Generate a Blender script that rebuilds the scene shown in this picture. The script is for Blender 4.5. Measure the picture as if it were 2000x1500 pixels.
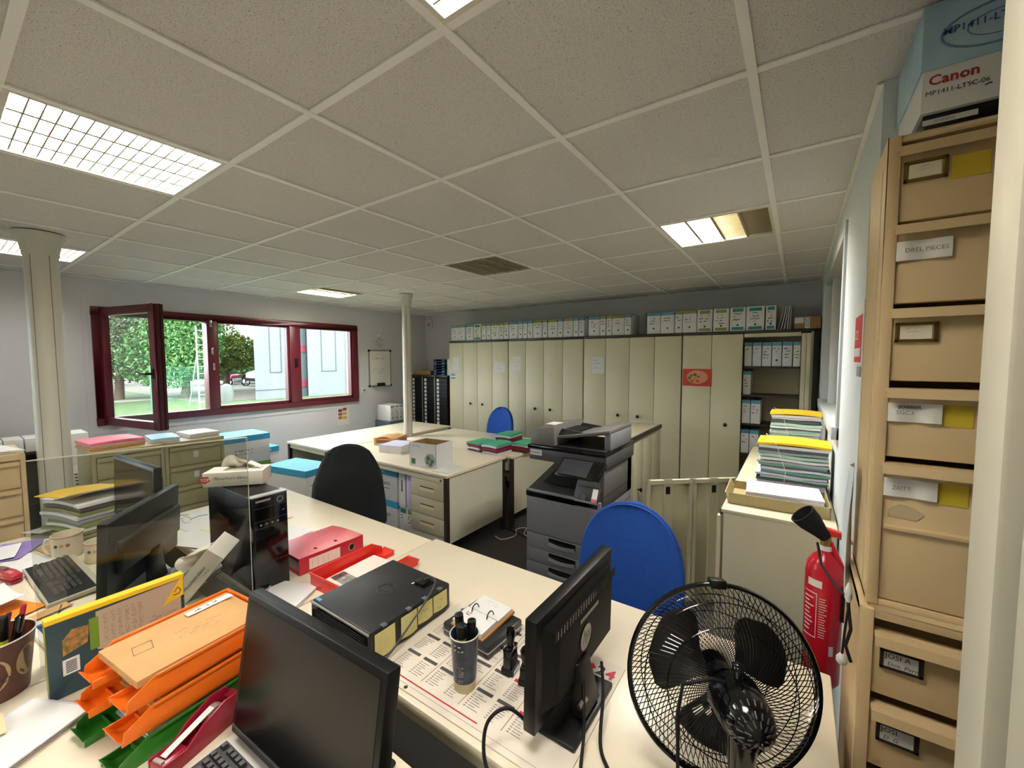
import bpy, bmesh, math, random
from mathutils import Matrix, Vector

for o in list(bpy.data.objects):
    bpy.data.objects.remove(o)
scene = bpy.context.scene
COL = scene.collection
PI = math.pi

# ---------------------------------------------------------------- camera
yaw, pitch, roll = 0.6077, -0.0607, -0.0016
cam_d = bpy.data.cameras.new('camera')
cam = bpy.data.objects.new('camera', cam_d)
COL.objects.link(cam)
cam_d.sensor_fit = 'HORIZONTAL'
cam_d.sensor_width = 36.0
cam_d.lens = 802.3 / 2000 * 36.0
cam_d.clip_start = 0.02
cam_d.clip_end = 300
_f = Vector((-math.sin(yaw) * math.cos(pitch), math.cos(yaw) * math.cos(pitch), math.sin(pitch)))
_r = Vector((math.cos(yaw), math.sin(yaw), 0))
_u = _r.cross(_f)
_r2 = _r * math.cos(roll) + _u * math.sin(roll)
_u2 = -_r * math.sin(roll) + _u * math.cos(roll)
cam.matrix_world = Matrix(((_r2.x, _u2.x, -_f.x, 0.7321), (_r2.y, _u2.y, -_f.y, -0.7669), (_r2.z, _u2.z, -_f.z, 1.7032), (0, 0, 0, 1)))
scene.camera = cam

# ---------------------------------------------------------------- sky, exposure
world = bpy.data.worlds.new('overcast_sky')
scene.world = world
world.use_nodes = True
bg = world.node_tree.nodes['Background']
bg.inputs[0].default_value = (0.86, 0.93, 1.0, 1)
bg.inputs[1].default_value = 7.0
LAMP = 52.0          # strength of a lit fluorescent trough
scene.view_settings.view_transform = 'Standard'
scene.view_settings.look = 'None'
scene.view_settings.exposure = 1.1
scene.view_settings.gamma = 1.0
scene.view_settings.use_curve_mapping = False
# ---------------------------------------------------------------- helpers
def lin(h):
    h = h.lstrip('#')
    c = [int(h[i:i + 2], 16) / 255 for i in (0, 2, 4)]
    return tuple((x / 12.92 if x <= 0.04045 else ((x + 0.055) / 1.055) ** 2.4) for x in c) + (1,)

MATS = {}
def mat(name, hexc=None, rough=0.55, metal=0.0, vary=0.0, vscale=20.0, bump=0.0, bscale=200.0, hex2=None, spec=0.5, coat=0.0, alpha=1.0, wave=None):
    if name in MATS:
        return MATS[name]
    m = bpy.data.materials.new(name)
    m.use_nodes = True
    nt = m.node_tree
    b = nt.nodes['Principled BSDF']
    col = lin(hexc)
    b.inputs['Base Color'].default_value = col
    b.inputs['Roughness'].default_value = rough
    b.inputs['Metallic'].default_value = metal
    b.inputs['Specular IOR Level'].default_value = spec
    b.inputs['Coat Weight'].default_value = coat
    b.inputs['Alpha'].default_value = alpha
    tc = None
    if vary > 0 or bump > 0:
        tc = nt.nodes.new('ShaderNodeTexCoord')
    if vary > 0:
        n = nt.nodes.new('ShaderNodeTexNoise')
        n.inputs['Scale'].default_value = vscale
        n.inputs['Detail'].default_value = 5
        nt.links.new(tc.outputs['Object'], n.inputs['Vector'])
        rmp = nt.nodes.new('ShaderNodeValToRGB')
        c2 = lin(hex2) if hex2 else tuple(x * (1 - vary) for x in col[:3]) + (1,)
        rmp.color_ramp.elements[0].color = c2
        rmp.color_ramp.elements[1].color = col
        rmp.color_ramp.elements[0].position = 0.32
        rmp.color_ramp.elements[1].position = 0.62
        nt.links.new(n.outputs['Fac'], rmp.inputs['Fac'])
        nt.links.new(rmp.outputs['Color'], b.inputs['Base Color'])
    if bump > 0:
        n2 = nt.nodes.new('ShaderNodeTexNoise')
        n2.inputs['Scale'].default_value = bscale
        n2.inputs['Detail'].default_value = 4
        nt.links.new(tc.outputs['Object'], n2.inputs['Vector'])
        bp = nt.nodes.new('ShaderNodeBump')
        bp.inputs['Strength'].default_value = bump
        bp.inputs['Distance'].default_value = 0.004
        nt.links.new(n2.outputs['Fac'], bp.inputs['Height'])
        nt.links.new(bp.outputs['Normal'], b.inputs['Normal'])
    MATS[name] = m
    return m

def emat(name, hexc, strength):
    m = bpy.data.materials.new(name)
    m.use_nodes = True
    nt = m.node_tree
    for n in list(nt.nodes):
        nt.nodes.remove(n)
    e = nt.nodes.new('ShaderNodeEmission'); e.inputs[0].default_value = lin(hexc); e.inputs[1].default_value = strength
    o = nt.nodes.new('ShaderNodeOutputMaterial')
    nt.links.new(e.outputs[0], o.inputs[0])
    MATS[name] = m
    return m

def glassmat(name, tint, gloss=0.08):
    m = bpy.data.materials.new(name)
    m.use_nodes = True
    nt = m.node_tree
    for n in list(nt.nodes):
        nt.nodes.remove(n)
    t = nt.nodes.new('ShaderNodeBsdfTransparent'); t.inputs[0].default_value = lin(tint)
    g = nt.nodes.new('ShaderNodeBsdfGlossy'); g.inputs['Roughness'].default_value = 0.01
    la = nt.nodes.new('ShaderNodeLayerWeight'); la.inputs['Blend'].default_value = 0.5
    pw = nt.nodes.new('ShaderNodeMath'); pw.operation = 'POWER'; pw.inputs[1].default_value = 4.0
    nt.links.new(la.outputs['Facing'], pw.inputs[0])
    lw = nt.nodes.new('ShaderNodeMath'); lw.operation = 'MULTIPLY_ADD'; lw.inputs[1].default_value = 0.75; lw.inputs[2].default_value = 0.03
    nt.links.new(pw.outputs[0], lw.inputs[0])
    mx = nt.nodes.new('ShaderNodeMixShader')
    o = nt.nodes.new('ShaderNodeOutputMaterial')
    nt.links.new(lw.outputs[0], mx.inputs[0]); nt.links.new(t.outputs[0], mx.inputs[1]); nt.links.new(g.outputs[0], mx.inputs[2])
    nt.links.new(mx.outputs[0], o.inputs[0])
    MATS[name] = m
    return m

class G:
    """collects simple shapes; build() links them as ONE mesh object"""
    def __init__(s):
        s.v = []; s.f = []
    def add(s, vs, fs):
        n = len(s.v)
        s.v += [tuple(v) for v in vs]
        s.f += [tuple(i + n for i in f) for f in fs]
        return s
    def box(s, x0, x1, y0, y1, z0, z1):
        return s.add([(x0, y0, z0), (x1, y0, z0), (x1, y1, z0), (x0, y1, z0), (x0, y0, z1), (x1, y0, z1), (x1, y1, z1), (x0, y1, z1)],
                     [(3, 2, 1, 0), (4, 5, 6, 7), (0, 1, 5, 4), (1, 2, 6, 5), (2, 3, 7, 6), (3, 0, 4, 7)])
    def quad(s, a, b, c, d):
        return s.add([a, b, c, d], [(0, 1, 2, 3)])
    def prism(s, poly, h0, h1, axis='z'):
        n = len(poly)
        def P(p, h):
            if axis == 'z': return (p[0], p[1], h)
            if axis == 'x': return (h, p[0], p[1])
            return (p[0], h, p[1])
        vs = [P(p, h0) for p in poly] + [P(p, h1) for p in poly]
        fs = [tuple(range(n))[::-1], tuple(range(n, 2 * n))]
        for i in range(n):
            j = (i + 1) % n
            fs.append((i, j, n + j, n + i))
        if axis == 'y':
            fs = [f[::-1] for f in fs]
        return s.add(vs, fs)
    def tube(s, pts, r, n=8, closed=False, cap=True):
        pts = [Vector(p) for p in pts]
        m = len(pts)
        rs = r if isinstance(r, (list, tuple)) else [r] * m
        vs = []
        prev = None
        for i, p in enumerate(pts):
            if closed:
                t = pts[(i + 1) % m] - pts[i - 1]
            else:
                t = pts[min(i + 1, m - 1)] - pts[max(i - 1, 0)]
            t = t.normalized() if t.length > 1e-9 else Vector((0, 0, 1))
            if prev is None:
                a = Vector((0, 0, 1)) if abs(t.z) < 0.9 else Vector((1, 0, 0))
                x = t.cross(a).normalized()
            else:
                x = (prev - t * prev.dot(t))
                x = x.normalized() if x.length > 1e-6 else t.orthogonal().normalized()
            prev = x
            y = t.cross(x)
            for k in range(n):
                an = 2 * PI * k / n
                vs.append(p + (x * math.cos(an) + y * math.sin(an)) * rs[i])
        fs = []
        for i in range(m if closed else m - 1):
            a = i * n; b = ((i + 1) % m) * n
            for k in range(n):
                k2 = (k + 1) % n
                fs.append((a + k, a + k2, b + k2, b + k))
        if cap and not closed:
            fs.append(tuple(range(n))[::-1]); fs.append(tuple(range((m - 1) * n, m * n)))
        return s.add(vs, fs)
    def cyl(s, p0, p1, r0, r1=None, n=16):
        return s.tube([p0, p1], [r0, r0 if r1 is None else r1], n)
    def lathe(s, prof, n=24, c=(0, 0, 0), cap=True):
        vs = []; fs = []
        m = len(prof)
        for (r, z) in prof:
            for k in range(n):
                a = 2 * PI * k / n
                vs.append((c[0] + r * math.cos(a), c[1] + r * math.sin(a), c[2] + z))
        for i in range(m - 1):
            for k in range(n):
                k2 = (k + 1) % n
                fs.append((i * n + k, i * n + k2, (i + 1) * n + k2, (i + 1) * n + k))
        if cap:
            fs.append(tuple(range(n))[::-1]); fs.append(tuple(range((m - 1) * n, m * n)))
        return s.add(vs, fs)
    def grid(s, fn, nu, nv):
        vs = [fn(i / nu, j / nv) for j in range(nv + 1) for i in range(nu + 1)]
        fs = [(j * (nu + 1) + i, j * (nu + 1) + i + 1, (j + 1) * (nu + 1) + i + 1, (j + 1) * (nu + 1) + i) for j in range(nv) for i in range(nu)]
        return s.add(vs, fs)
    def slab(s, fn, nu, nv, off):
        """grid surface with thickness: off = Vector added for the underside"""
        off = Vector(off)
        top = [Vector(fn(i / nu, j / nv)) for j in range(nv + 1) for i in range(nu + 1)]
        N = len(top)
        vs = top + [p + off for p in top]
        fs = []
        W = nu + 1
        for j in range(nv):
            for i in range(nu):
                a = j * W + i
                fs.append((a, a + 1, a + W + 1, a + W)); fs.append((N + a, N + a + W, N + a + W + 1, N + a + 1))
        for i in range(nu):
            fs.append((i + 1, i, N + i, N + i + 1)); b = nv * W + i; fs.append((b, b + 1, N + b + 1, N + b))
        for j in range(nv):
            a = j * W; fs.append((a, a + W, N + a + W, N + a)); b = j * W + nu; fs.append((b + W, b, N + b, N + b + W))
        return s.add(vs, fs)
    def scrib(s, o, u, v, w, h, lines, seed, th=0.12, fill=0.9):
        """handwritten-looking marks: o origin top-left, u right, v up (unit vectors)"""
        rd = random.Random(seed)
        o = Vector(o); u = Vector(u); v = Vector(v)
        lh = h / lines
        for L in range(lines):
            x = rd.uniform(0, 0.15) * w
            end = w * rd.uniform(0.6, 1.0) * fill
            yb = -(L + 0.75) * lh
            prev = None
            while x < end:
                if rd.random() < 0.14:
                    x += lh * 0.4; prev = None; continue
                y = yb + rd.uniform(0.05, 0.5) * lh
                p = o + u * x + v * y
                if prev is not None:
                    d = (p - prev)
                    nrm = (u * -d.dot(v) + v * d.dot(u)).normalized() * (lh * th * 0.5)
                    s.quad(prev - nrm, p - nrm, p + nrm, prev + nrm)
                prev = p
                x += lh * rd.uniform(0.10, 0.28)
        return s
    def xf(s, M):
        s.v = [tuple(M @ Vector(v)) for v in s.v]
        return s
    def build(s, name, m, parent=None, bevel=0.0, smooth=None, seg=2, weld=False, loc=None, rotz=0.0):
        me = bpy.data.meshes.new(name)
        me.from_pydata(s.v, [], s.f)
        if bevel > 0 or weld:
            bm = bmesh.new(); bm.from_mesh(me)
            if weld:
                bmesh.ops.remove_doubles(bm, verts=bm.verts, dist=1e-5)
            if bevel > 0:
                bmesh.ops.remove_doubles(bm, verts=bm.verts, dist=1e-6)
                bmesh.ops.recalc_face_normals(bm, faces=bm.faces)
                es = [e for e in bm.edges if len(e.link_faces) == 2 and e.calc_face_angle(0) > 0.6]
                bmesh.ops.bevel(bm, geom=es, offset=bevel, segments=seg, affect='EDGES', profile=0.5, clamp_overlap=True)
            bm.to_mesh(me); bm.free()
        if smooth is None and bevel > 0:
            smooth = 40
        if smooth:
            me.shade_smooth()
            me.set_sharp_from_angle(angle=math.radians(smooth))
        if m is not None:
            me.materials.append(m)
        o = bpy.data.objects.new(name, me)
        COL.objects.link(o)
        if parent is not None:
            o.parent = parent
        if loc is not None:
            o.location = loc
        o.rotation_euler.z = rotz
        return o

def thing(name, label, cat, loc=(0, 0, 0), rotz=0.0, group=None):
    o = bpy.data.objects.new(name, None)
    o.empty_display_size = 0.05
    COL.objects.link(o)
    o.location = loc; o.rotation_euler = (0, 0, rotz)
    o['label'] = label; o['category'] = cat
    if group: o['group'] = group
    return o
def tag(o, label, cat, group=None):
    o['label'] = label; o['category'] = cat
    if group: o['group'] = group
    return o
def struct(o, label=None, cat=None):
    o['kind'] = 'structure'
    if label: o['label'] = label
    if cat: o['category'] = cat
    return o
def copy_tree(o, parent=None):
    c = o.copy(); COL.objects.link(c); c.parent = parent
    for ch in list(o.children):
        copy_tree(ch, c)
    return c
_fc = {}
def text(s, size, m, parent, o, u, v, name='lettering', align='LEFT', depth=0.0, shear=0.0, bold=0.0, lift=0.0006):
    """flat lettering as a mesh; o origin, u right, v up"""
    key = (s, align, shear, bold)
    if key not in _fc:
        cu = bpy.data.curves.new('t', 'FONT'); cu.body = s; cu.align_x = align; cu.shear = shear; cu.offset = bold
        cu.resolution_u = 2
        ob = bpy.data.objects.new('t', cu); COL.objects.link(ob)
        dg = bpy.context.evaluated_depsgraph_get()
        me = bpy.data.meshes.new_from_object(ob.evaluated_get(dg))
        _fc[key] = ([tuple(x.co) for x in me.vertices], [tuple(p.vertices) for p in me.polygons])
        bpy.data.objects.remove(ob); bpy.data.curves.remove(cu); bpy.data.meshes.remove(me)
    vs, fs = _fc[key]
    o = Vector(o); u = Vector(u).normalized(); v = Vector(v).normalized(); n = u.cross(v)
    g = G(); g.add([o + u * (a[0] * size) + v * (a[1] * size) + n * lift for a in vs], fs)
    return g.build(name, m, parent)

def RZ(a): return Matrix.Rotation(a, 4, 'Z')
def T(x, y, z): return Matrix.Translation((x, y, z))

# ---------------------------------------------------------------- materials
WALL = mat('wall_paint', '#c8c9cd', 0.85, vary=0.04, vscale=3, bump=0.05, bscale=300)
WALLR = mat('partition_paint', '#d3dadb', 0.7, vary=0.05, vscale=4)
CARPET = mat('carpet', '#4a4844', 0.95, vary=0.25, vscale=120, bump=0.5, bscale=500)
BARM = mat('ceiling_bar_white', '#f0efeb', 0.45)
CREAM = mat('desk_laminate', '#dfd3ba', 0.32, vary=0.03, vscale=8)
CREAM2 = mat('desk_panel', '#cfcab4', 0.5, vary=0.03, vscale=9)
BEIGE = mat('cabinet_beige', '#cdc6a9', 0.5, vary=0.05, vscale=3)
BEIGE2 = mat('cabinet_inside', '#b0a98a', 0.55, vary=0.05, vscale=5)
TAN = mat('file_cabinet_tan', '#cfb488', 0.5, vary=0.06, vscale=6)
TAN2 = mat('file_cabinet_tan_worn', '#c4ad88', 0.5, vary=0.06, vscale=6)
BROWNM = mat('dark_brown_metal', '#2d2621', 0.4)
BLACK = mat('black_plastic', '#0c0c0d', 0.4, spec=0.35)
BLACKG = mat('black_gloss', '#0a0a0b', 0.12)
BLACKM = mat('black_matte', '#111112', 0.7, spec=0.3)
SCREEN = mat('screen_dark', '#060606', 0.25, spec=0.25)
GREYP = mat('copier_grey', '#76767b', 0.45, vary=0.04, vscale=12)
GREYD = mat('copier_dark', '#39393c', 0.4)
GREYL = mat('copier_warm_grey', '#605e5b', 0.45)
WHITE = mat('white_paper', '#d9d8d5', 0.7, vary=0.03, vscale=6)
WHITEC = mat('white_card', '#dddddc', 0.6)
WHITEP = mat('white_plastic', '#d9d8d2', 0.4)
INK = mat('ink_black', '#222226', 0.7)
INKR = mat('ink_red', '#b0202c', 0.6)
INKG = mat('ink_grey', '#77767a', 0.7)
INKB = mat('ink_blue', '#31508a', 0.6)
BLUEB = mat('band_blue', '#5d92ad', 0.6)
OLIVE = mat('band_olive', '#8a9550', 0.6)
TEAL = mat('band_teal', '#187f83', 0.6)
BLUEBOX = mat('box_blue', '#3fa5d4', 0.55, vary=0.05, vscale=8)
GREENBOX = mat('box_green', '#72a238', 0.55)
KRAFT = mat('kraft', '#c69a62', 0.7, vary=0.1, vscale=12)
KRAFT2 = mat('kraft_brown', '#9c7748', 0.75, vary=0.12, vscale=12)
BURG = mat('burgundy_paint', '#5a1323', 0.35, vary=0.04, vscale=10)
BLUEF = mat('blue_fabric', '#174da9', 0.9, vary=0.12, vscale=60, bump=0.3, bscale=900)
DARKF = mat('dark_knit', '#101718', 0.95, vary=0.35, vscale=90, bump=0.7, bscale=500)
RED = mat('red_plastic', '#d8291d', 0.35)
REDB = mat('red_binder', '#c32a3a', 0.3, vary=0.06, vscale=120)
REDX = mat('extinguisher_red', '#c0152a', 0.22)
ORANGE = mat('orange_plastic', '#e8701a', 0.35)
GREENP = mat('green_plastic', '#256d1e', 0.35)
DRED = mat('dark_red_plastic', '#8e1730', 0.28)
YELLOW = mat('yellow_card', '#efc024', 0.6)
NOTE = mat('sticky_note', '#d9cd86', 0.7)
PINK = mat('pink_folder', '#e58097', 0.55, hex2='#d4506e', vary=0.2, vscale=3)
LBLUE = mat('light_blue_folder', '#9fcbe4', 0.55)
CHROME = mat('chrome', '#c9c9c9', 0.2, metal=1.0)
BRASS = mat('brass', '#a58b4c', 0.35, metal=1.0)
STEEL = mat('steel_grey', '#9a9a98', 0.4, metal=0.6)
CLOTHGREEN = mat('green_card', '#3fa37e', 0.6)
MAROON = mat('maroon_card', '#5c1f26', 0.65)
PURPLEW = mat('lilac_paper', '#c7c3dc', 0.65)
GLASS = glassmat('window_glass', '#f4f8f6')
PLEXI = glassmat('acrylic', '#eef0ee')
WOODO = mat('orange_wood', '#b9762f', 0.5, vary=0.2, vscale=14)

# ================================================================ ROOM SHELL
XW, XR, YB, YF, ZC = -4.95, 0.91, 4.60, -5.0, 2.50     # window wall, right wall, back wall, front wall, ceiling
XE = 1.75                                               # depth of the recess on the right
g = G(); g.box(XW - .25, XE + .2, YF - .2, YB + .2, -.12, 0)
struct(g.build('floor', CARPET), 'dark grey carpet floor of the office', 'floor')

# window wall with its opening
WY0, WY1, WZ0, WZ1 = 0.20, 3.14, 1.045, 2.225
VY0, VY1 = -4.3, -1.36        # opening of the added window, out of view
g = G()
g.box(XW - .22, XW, YF - .2, VY0, 0, ZC + .15); g.box(XW - .22, XW, VY1, WY0, 0, ZC + .15)
g.box(XW - .22, XW, VY0, VY1, 0, WZ0); g.box(XW - .22, XW, VY0, VY1, WZ1, ZC + .15); g.box(XW - .22, XW, WY1, YB + .2, 0, ZC + .15)
g.box(XW - .22, XW, WY0, WY1, 0, WZ0); g.box(XW - .22, XW, WY0, WY1, WZ1, ZC + .15)
wall_left = struct(g.build('wall_left', WALL), 'grey painted wall holding the burgundy window', 'wall')
g = G(); g.box(XW, XE + .2, YB, YB + .2, 0, ZC + .15)
struct(g.build('wall_back', WALL), 'grey painted wall behind the tall cupboards', 'wall')
g = G(); g.box(XW, XE + .2, YF - .2, YF, 0, ZC + .15)
struct(g.build('wall_front', WALL), 'plain wall opposite the tall cupboards', 'wall')
g = G(); g.box(XE, XE + .2, YF, .87, 0, ZC + .15)
struct(g.build('wall_recess', WALL), 'plain wall at the back of the filing recess', 'wall')
# right partition with the internal glazed opening
OY0, OY1, OZ0, OZ1 = 1.87, 3.60, 1.34, 2.33
g = G()
g.box(XR, XR + .10, .87, OY0, 0, ZC + .1); g.box(XR, XR + .10, OY1, YB, 0, ZC + .1)
g.box(XR, XR + .10, OY0, OY1, 0, OZ0); g.box(XR, XR + .10, OY0, OY1, OZ1, ZC + .1)
g.box(XR + .10, XE + .2, .87, .97, 0, ZC + .1)
wall_right = struct(g.build('wall_right', WALLR), 'white partition wall beside the filing cabinet stack', 'wall')
g = G()
w = .045
g.box(XR - .012, XR + .112, OY0 - w, OY0 + .02, OZ0 - w, OZ1 + w); g.box(XR - .012, XR + .112, OY1 - .02, OY1 + w, OZ0 - w, OZ1 + w)
g.box(XR - .012, XR + .112, OY0, OY1, OZ1 - .02, OZ1 + w); g.box(XR - .030, XR + .125, OY0 - w, OY1 + w, OZ0 - w, OZ0 + .02)
g.box(XR + .02, XR + .07, 3.20, 3.27, OZ0, OZ1)
wf = struct(g.build('window_2', mat('grey_trim', '#b9bfc0', 0.5), bevel=.003), 'pale grey framed hatch opening in the white partition', 'window')
# dim room behind the hatch
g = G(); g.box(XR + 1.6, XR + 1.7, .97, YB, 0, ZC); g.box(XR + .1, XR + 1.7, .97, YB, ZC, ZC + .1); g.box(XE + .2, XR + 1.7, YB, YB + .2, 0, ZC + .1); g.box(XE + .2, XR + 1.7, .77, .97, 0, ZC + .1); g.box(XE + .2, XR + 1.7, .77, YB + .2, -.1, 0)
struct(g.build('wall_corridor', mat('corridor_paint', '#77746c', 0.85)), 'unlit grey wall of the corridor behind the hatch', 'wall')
t = thing('corridor_shelf', 'tan wooden shelf in the dim corridor behind the hatch', 'shelf', (XR + .9, 2.2, 0))
G().box(-.15, .35, -.6, .6, 1.28, 1.32).build('shelf_board', KRAFT2, t)
for y in (-.6, .57): G().box(-.15, .35, y, y + .03, 0, 1.28).build('upright', KRAFT2, t)

# door frame at the near end of the right wall
FRAME = mat('door_frame_cream', '#b0aa97', 0.45, vary=0.03, vscale=30)
g = G(); g.box(XR, XR + .12, -.125, -.045, 0, ZC); g.box(XR + .008, XR + .12, -.80, -.155, 0, ZC)
struct(g.build('door_1', FRAME, bevel=.006), 'cream painted door frame beside the filing recess', 'door frame')
g = G(); g.box(XR + .022, XR + .11, -.156, -.124, 0, ZC)
struct(g.build('trim_1', mat('groove_dark_grey', '#5d5d58', 0.6)), 'dark grey groove strip set into the cream door frame', 'trim')  # dark strip stands in for the groove between the frame parts
g = G(); g.box(XR + .02, XR + .12, YF, -.80, 0, ZC)
struct(g.build('wall_door', FRAME), 'cream wall next to the door frame', 'wall')

# ---------------------------------------------------------------- ceiling: slab, bars, tiles
def tile_material():
    m = bpy.data.materials.new('ceiling_tile')
    m.use_nodes = True
    nt = m.node_tree; b = nt.nodes['Principled BSDF']
    b.inputs['Roughness'].default_value = 0.95
    b.inputs['Specular IOR Level'].default_value = 0.1
    tc = nt.nodes.new('ShaderNodeTexCoord')
    oi = nt.nodes.new('ShaderNodeObjectInfo')
    ad = nt.nodes.new('ShaderNodeVectorMath'); ad.operation = 'ADD'
    nt.links.new(tc.outputs['Object'], ad.inputs[0]); nt.links.new(oi.outputs['Location'], ad.inputs[1])
    n1 = nt.nodes.new('ShaderNodeTexNoise'); n1.inputs['Scale'].default_value = 260; n1.inputs['Detail'].default_value = 3
    n2 = nt.nodes.new('ShaderNodeTexVoronoi'); n2.inputs['Scale'].default_value = 120
    n3 = nt.nodes.new('ShaderNodeTexNoise'); n3.inputs['Scale'].default_value = 40
    for n in (n1, n2, n3): nt.links.new(ad.outputs[0], n.inputs['Vector'])
    r1 = nt.nodes.new('ShaderNodeValToRGB')
    r1.color_ramp.elements[0].position = .30; r1.color_ramp.elements[0].color = lin('#bab7b2')
    r1.color_ramp.elements[1].position = .52; r1.color_ramp.elements[1].color = lin('#d9d7d3')
    nt.links.new(n1.outputs['Fac'], r1.inputs['Fac'])
    r2 = nt.nodes.new('ShaderNodeValToRGB')
    r2.color_ramp.elements[0].position = .12; r2.color_ramp.elements[0].color = (.28, .26, .24, 1)
    r2.color_ramp.elements[1].position = .20; r2.color_ramp.elements[1].color = (1, 1, 1, 1)
    nt.links.new(n2.outputs['Distance'], r2.inputs['Fac'])
    # only some of the cells carry a dark pit
    r3 = nt.nodes.new('ShaderNodeValToRGB')
    r3.color_ramp.elements[0].position = .50; r3.color_ramp.elements[0].color = (0, 0, 0, 1)
    r3.color_ramp.elements[1].position = .56; r3.color_ramp.elements[1].color = (1, 1, 1, 1)
    nt.links.new(n3.outputs['Fac'], r3.inputs['Fac'])
    mx = nt.nodes.new('ShaderNodeMix'); mx.data_type = 'RGBA'; mx.blend_type = 'MULTIPLY'
    nt.links.new(r3.outputs['Color'], mx.inputs[0]); nt.links.new(r1.outputs['Color'], mx.inputs[6]); nt.links.new(r2.outputs['Color'], mx.inputs[7])
    nt.links.new(mx.outputs[2], b.inputs['Base Color'])
    bp = nt.nodes.new('ShaderNodeBump'); bp.inputs['Strength'].default_value = .35; bp.inputs['Distance'].default_value = .002
    nt.links.new(n1.outputs['Fac'], bp.inputs['Height']); nt.links.new(bp.outputs['Normal'], b.inputs['Normal'])
    return m
TILE = tile_material()
g = G(); g.box(XW - .2, XE + .2, YF - .2, YB + .2, ZC + .16, ZC + .22)
ceiling = struct(g.build('ceiling', mat('slab_grey', '#6b6a68', 0.9)), 'suspended ceiling of speckled grey tiles in a white grid', 'ceiling')
def cell_edges(lo, hi):
    e = [lo]; k = math.ceil((lo + .03) / .6)
    while k * .6 < hi - .03:
        e.append(k * .6); k += 1
    return e + [hi]
LIGHTS = {(-3, -1): 'row', (0, -1): 'top', (0, 3): 'part', (-3, 3): 'off', (-7, 3): 'half', (-7, -1): 'far',
          (-3, -5): 'part', (0, -5): 'far', (-7, -5): 'far'}  # this row: unseen lamps added behind the camera to light the room
lc = {(round(a * .6, 2), round(b * .6, 2)) for a, b in LIGHTS}
XS = cell_edges(XW, XE); YS = cell_edges(YF, YB)
tile_mesh = {}
for i in range(len(XS) - 1):
    for j in range(len(YS) - 1):
        x0, x1, y0, y1 = XS[i], XS[i + 1], YS[j], YS[j + 1]
        if x0 > XR and y0 > .9: continue
        if (round(x0, 2), round(y0, 2)) in lc: continue
        key = (round(x1 - x0, 3), round(y1 - y0, 3))
        cx, cy = (x0 + x1) / 2, (y0 + y1) / 2
        if key in tile_mesh:
            o = bpy.data.objects.new('ceiling_tile', tile_mesh[key]); COL.objects.link(o)
            o.parent = ceiling
        else:
            g = G(); g.box(-(x1 - x0) / 2 + .002, (x1 - x0) / 2 - .002, -(y1 - y0) / 2 + .002, (y1 - y0) / 2 - .002, 0, .016)
            o = g.build('ceiling_tile', TILE, ceiling)
            tile_mesh[key] = o.data
        o.location = (cx, cy, ZC + .007)
for x in XS:
    G().box(x - .0125, x + .0125, YF, YB if x < XR + .02 else .87, ZC, ZC + .006).build('ceiling_bar', BARM, ceiling)
for k, y in enumerate(YS):
    for i in range(len(XS) - 1):
        if XS[i] > XR and y > .9: continue
        G().box(XS[i] + .0125, XS[i + 1] - .0125, y - .0125, y + .0125, ZC + .001, ZC + .006).build('ceiling_bar', BARM, ceiling)
# edge angle along the walls
G().box(XW, XW + .022, YF, YB, ZC - .002, ZC + .004).build('edge_angle', BARM, ceiling)
G().box(XW, XR, YB - .022, YB, ZC - .002, ZC + .004).build('edge_angle', BARM, ceiling)
G().box(XR - .015, XR, .87, YB, ZC - .002, ZC + .004).build('edge_angle', BARM, ceiling)

# ---------------------------------------------------------------- recessed lamps
LITS = {}
# relative output of each lamp, set to balance the room's brightness
OUTPUT = {(-3, -1): .4, (0, -1): .34, (0, 3): 1.5, (-7, 3): 1.3, (-7, -1): .2, (-3, -5): 1.6, (0, -5): 1.8, (-7, -5): .2}
def lit(k):
    f = OUTPUT[k]
    if f not in LITS: LITS[f] = emat('tube_lit_%d' % (f * 100), '#fffaf3', LAMP * f)
    return LITS[f]
DIM = emat('tube_dim', '#fff0c8', LAMP * .05)
FIN = mat('louvre_enamel', '#998f72', 0.35)
HOUS = mat('lamp_housing', '#d6d2c4', 0.4)
REFL_OFF = mat('reflector_unlit', '#d5d4c6', 0.4)
lamp_labels = {(-3, -1): 'square ceiling lamp with glowing egg-crate louvre, all four tubes lit, near the fluted column',
               (0, -1): 'lit square ceiling lamp next to the filing cabinet recess and above the near desks',
               (0, 3): 'ceiling lamp by the white partition with two bright tubes, one weak and one dead',
               (-3, 3): 'unlit square ceiling lamp with all four louvre rows dark, mid ceiling',
               (-7, 3): 'ceiling lamp near the windows with only its outer tubes lit',
               (-7, -1): 'lit louvre ceiling lamp partly hidden by the fluted column',
               (-3, -5): 'added half-lit louvre ceiling lamp, unseen behind the near desks, to brighten the room',
               (0, -5): 'added lit louvre ceiling lamp near the cream wall, unseen, to brighten the room',
               (-7, -5): 'added lit louvre ceiling lamp by the added window, out of view'}
lamp_state = {'row': 'LLLL', 'top': 'LLLL', 'part': 'LLDO', 'off': 'OOOO', 'half': 'LLOO', 'far': 'LLLL'}
lam_me = None; div_me = None
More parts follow.
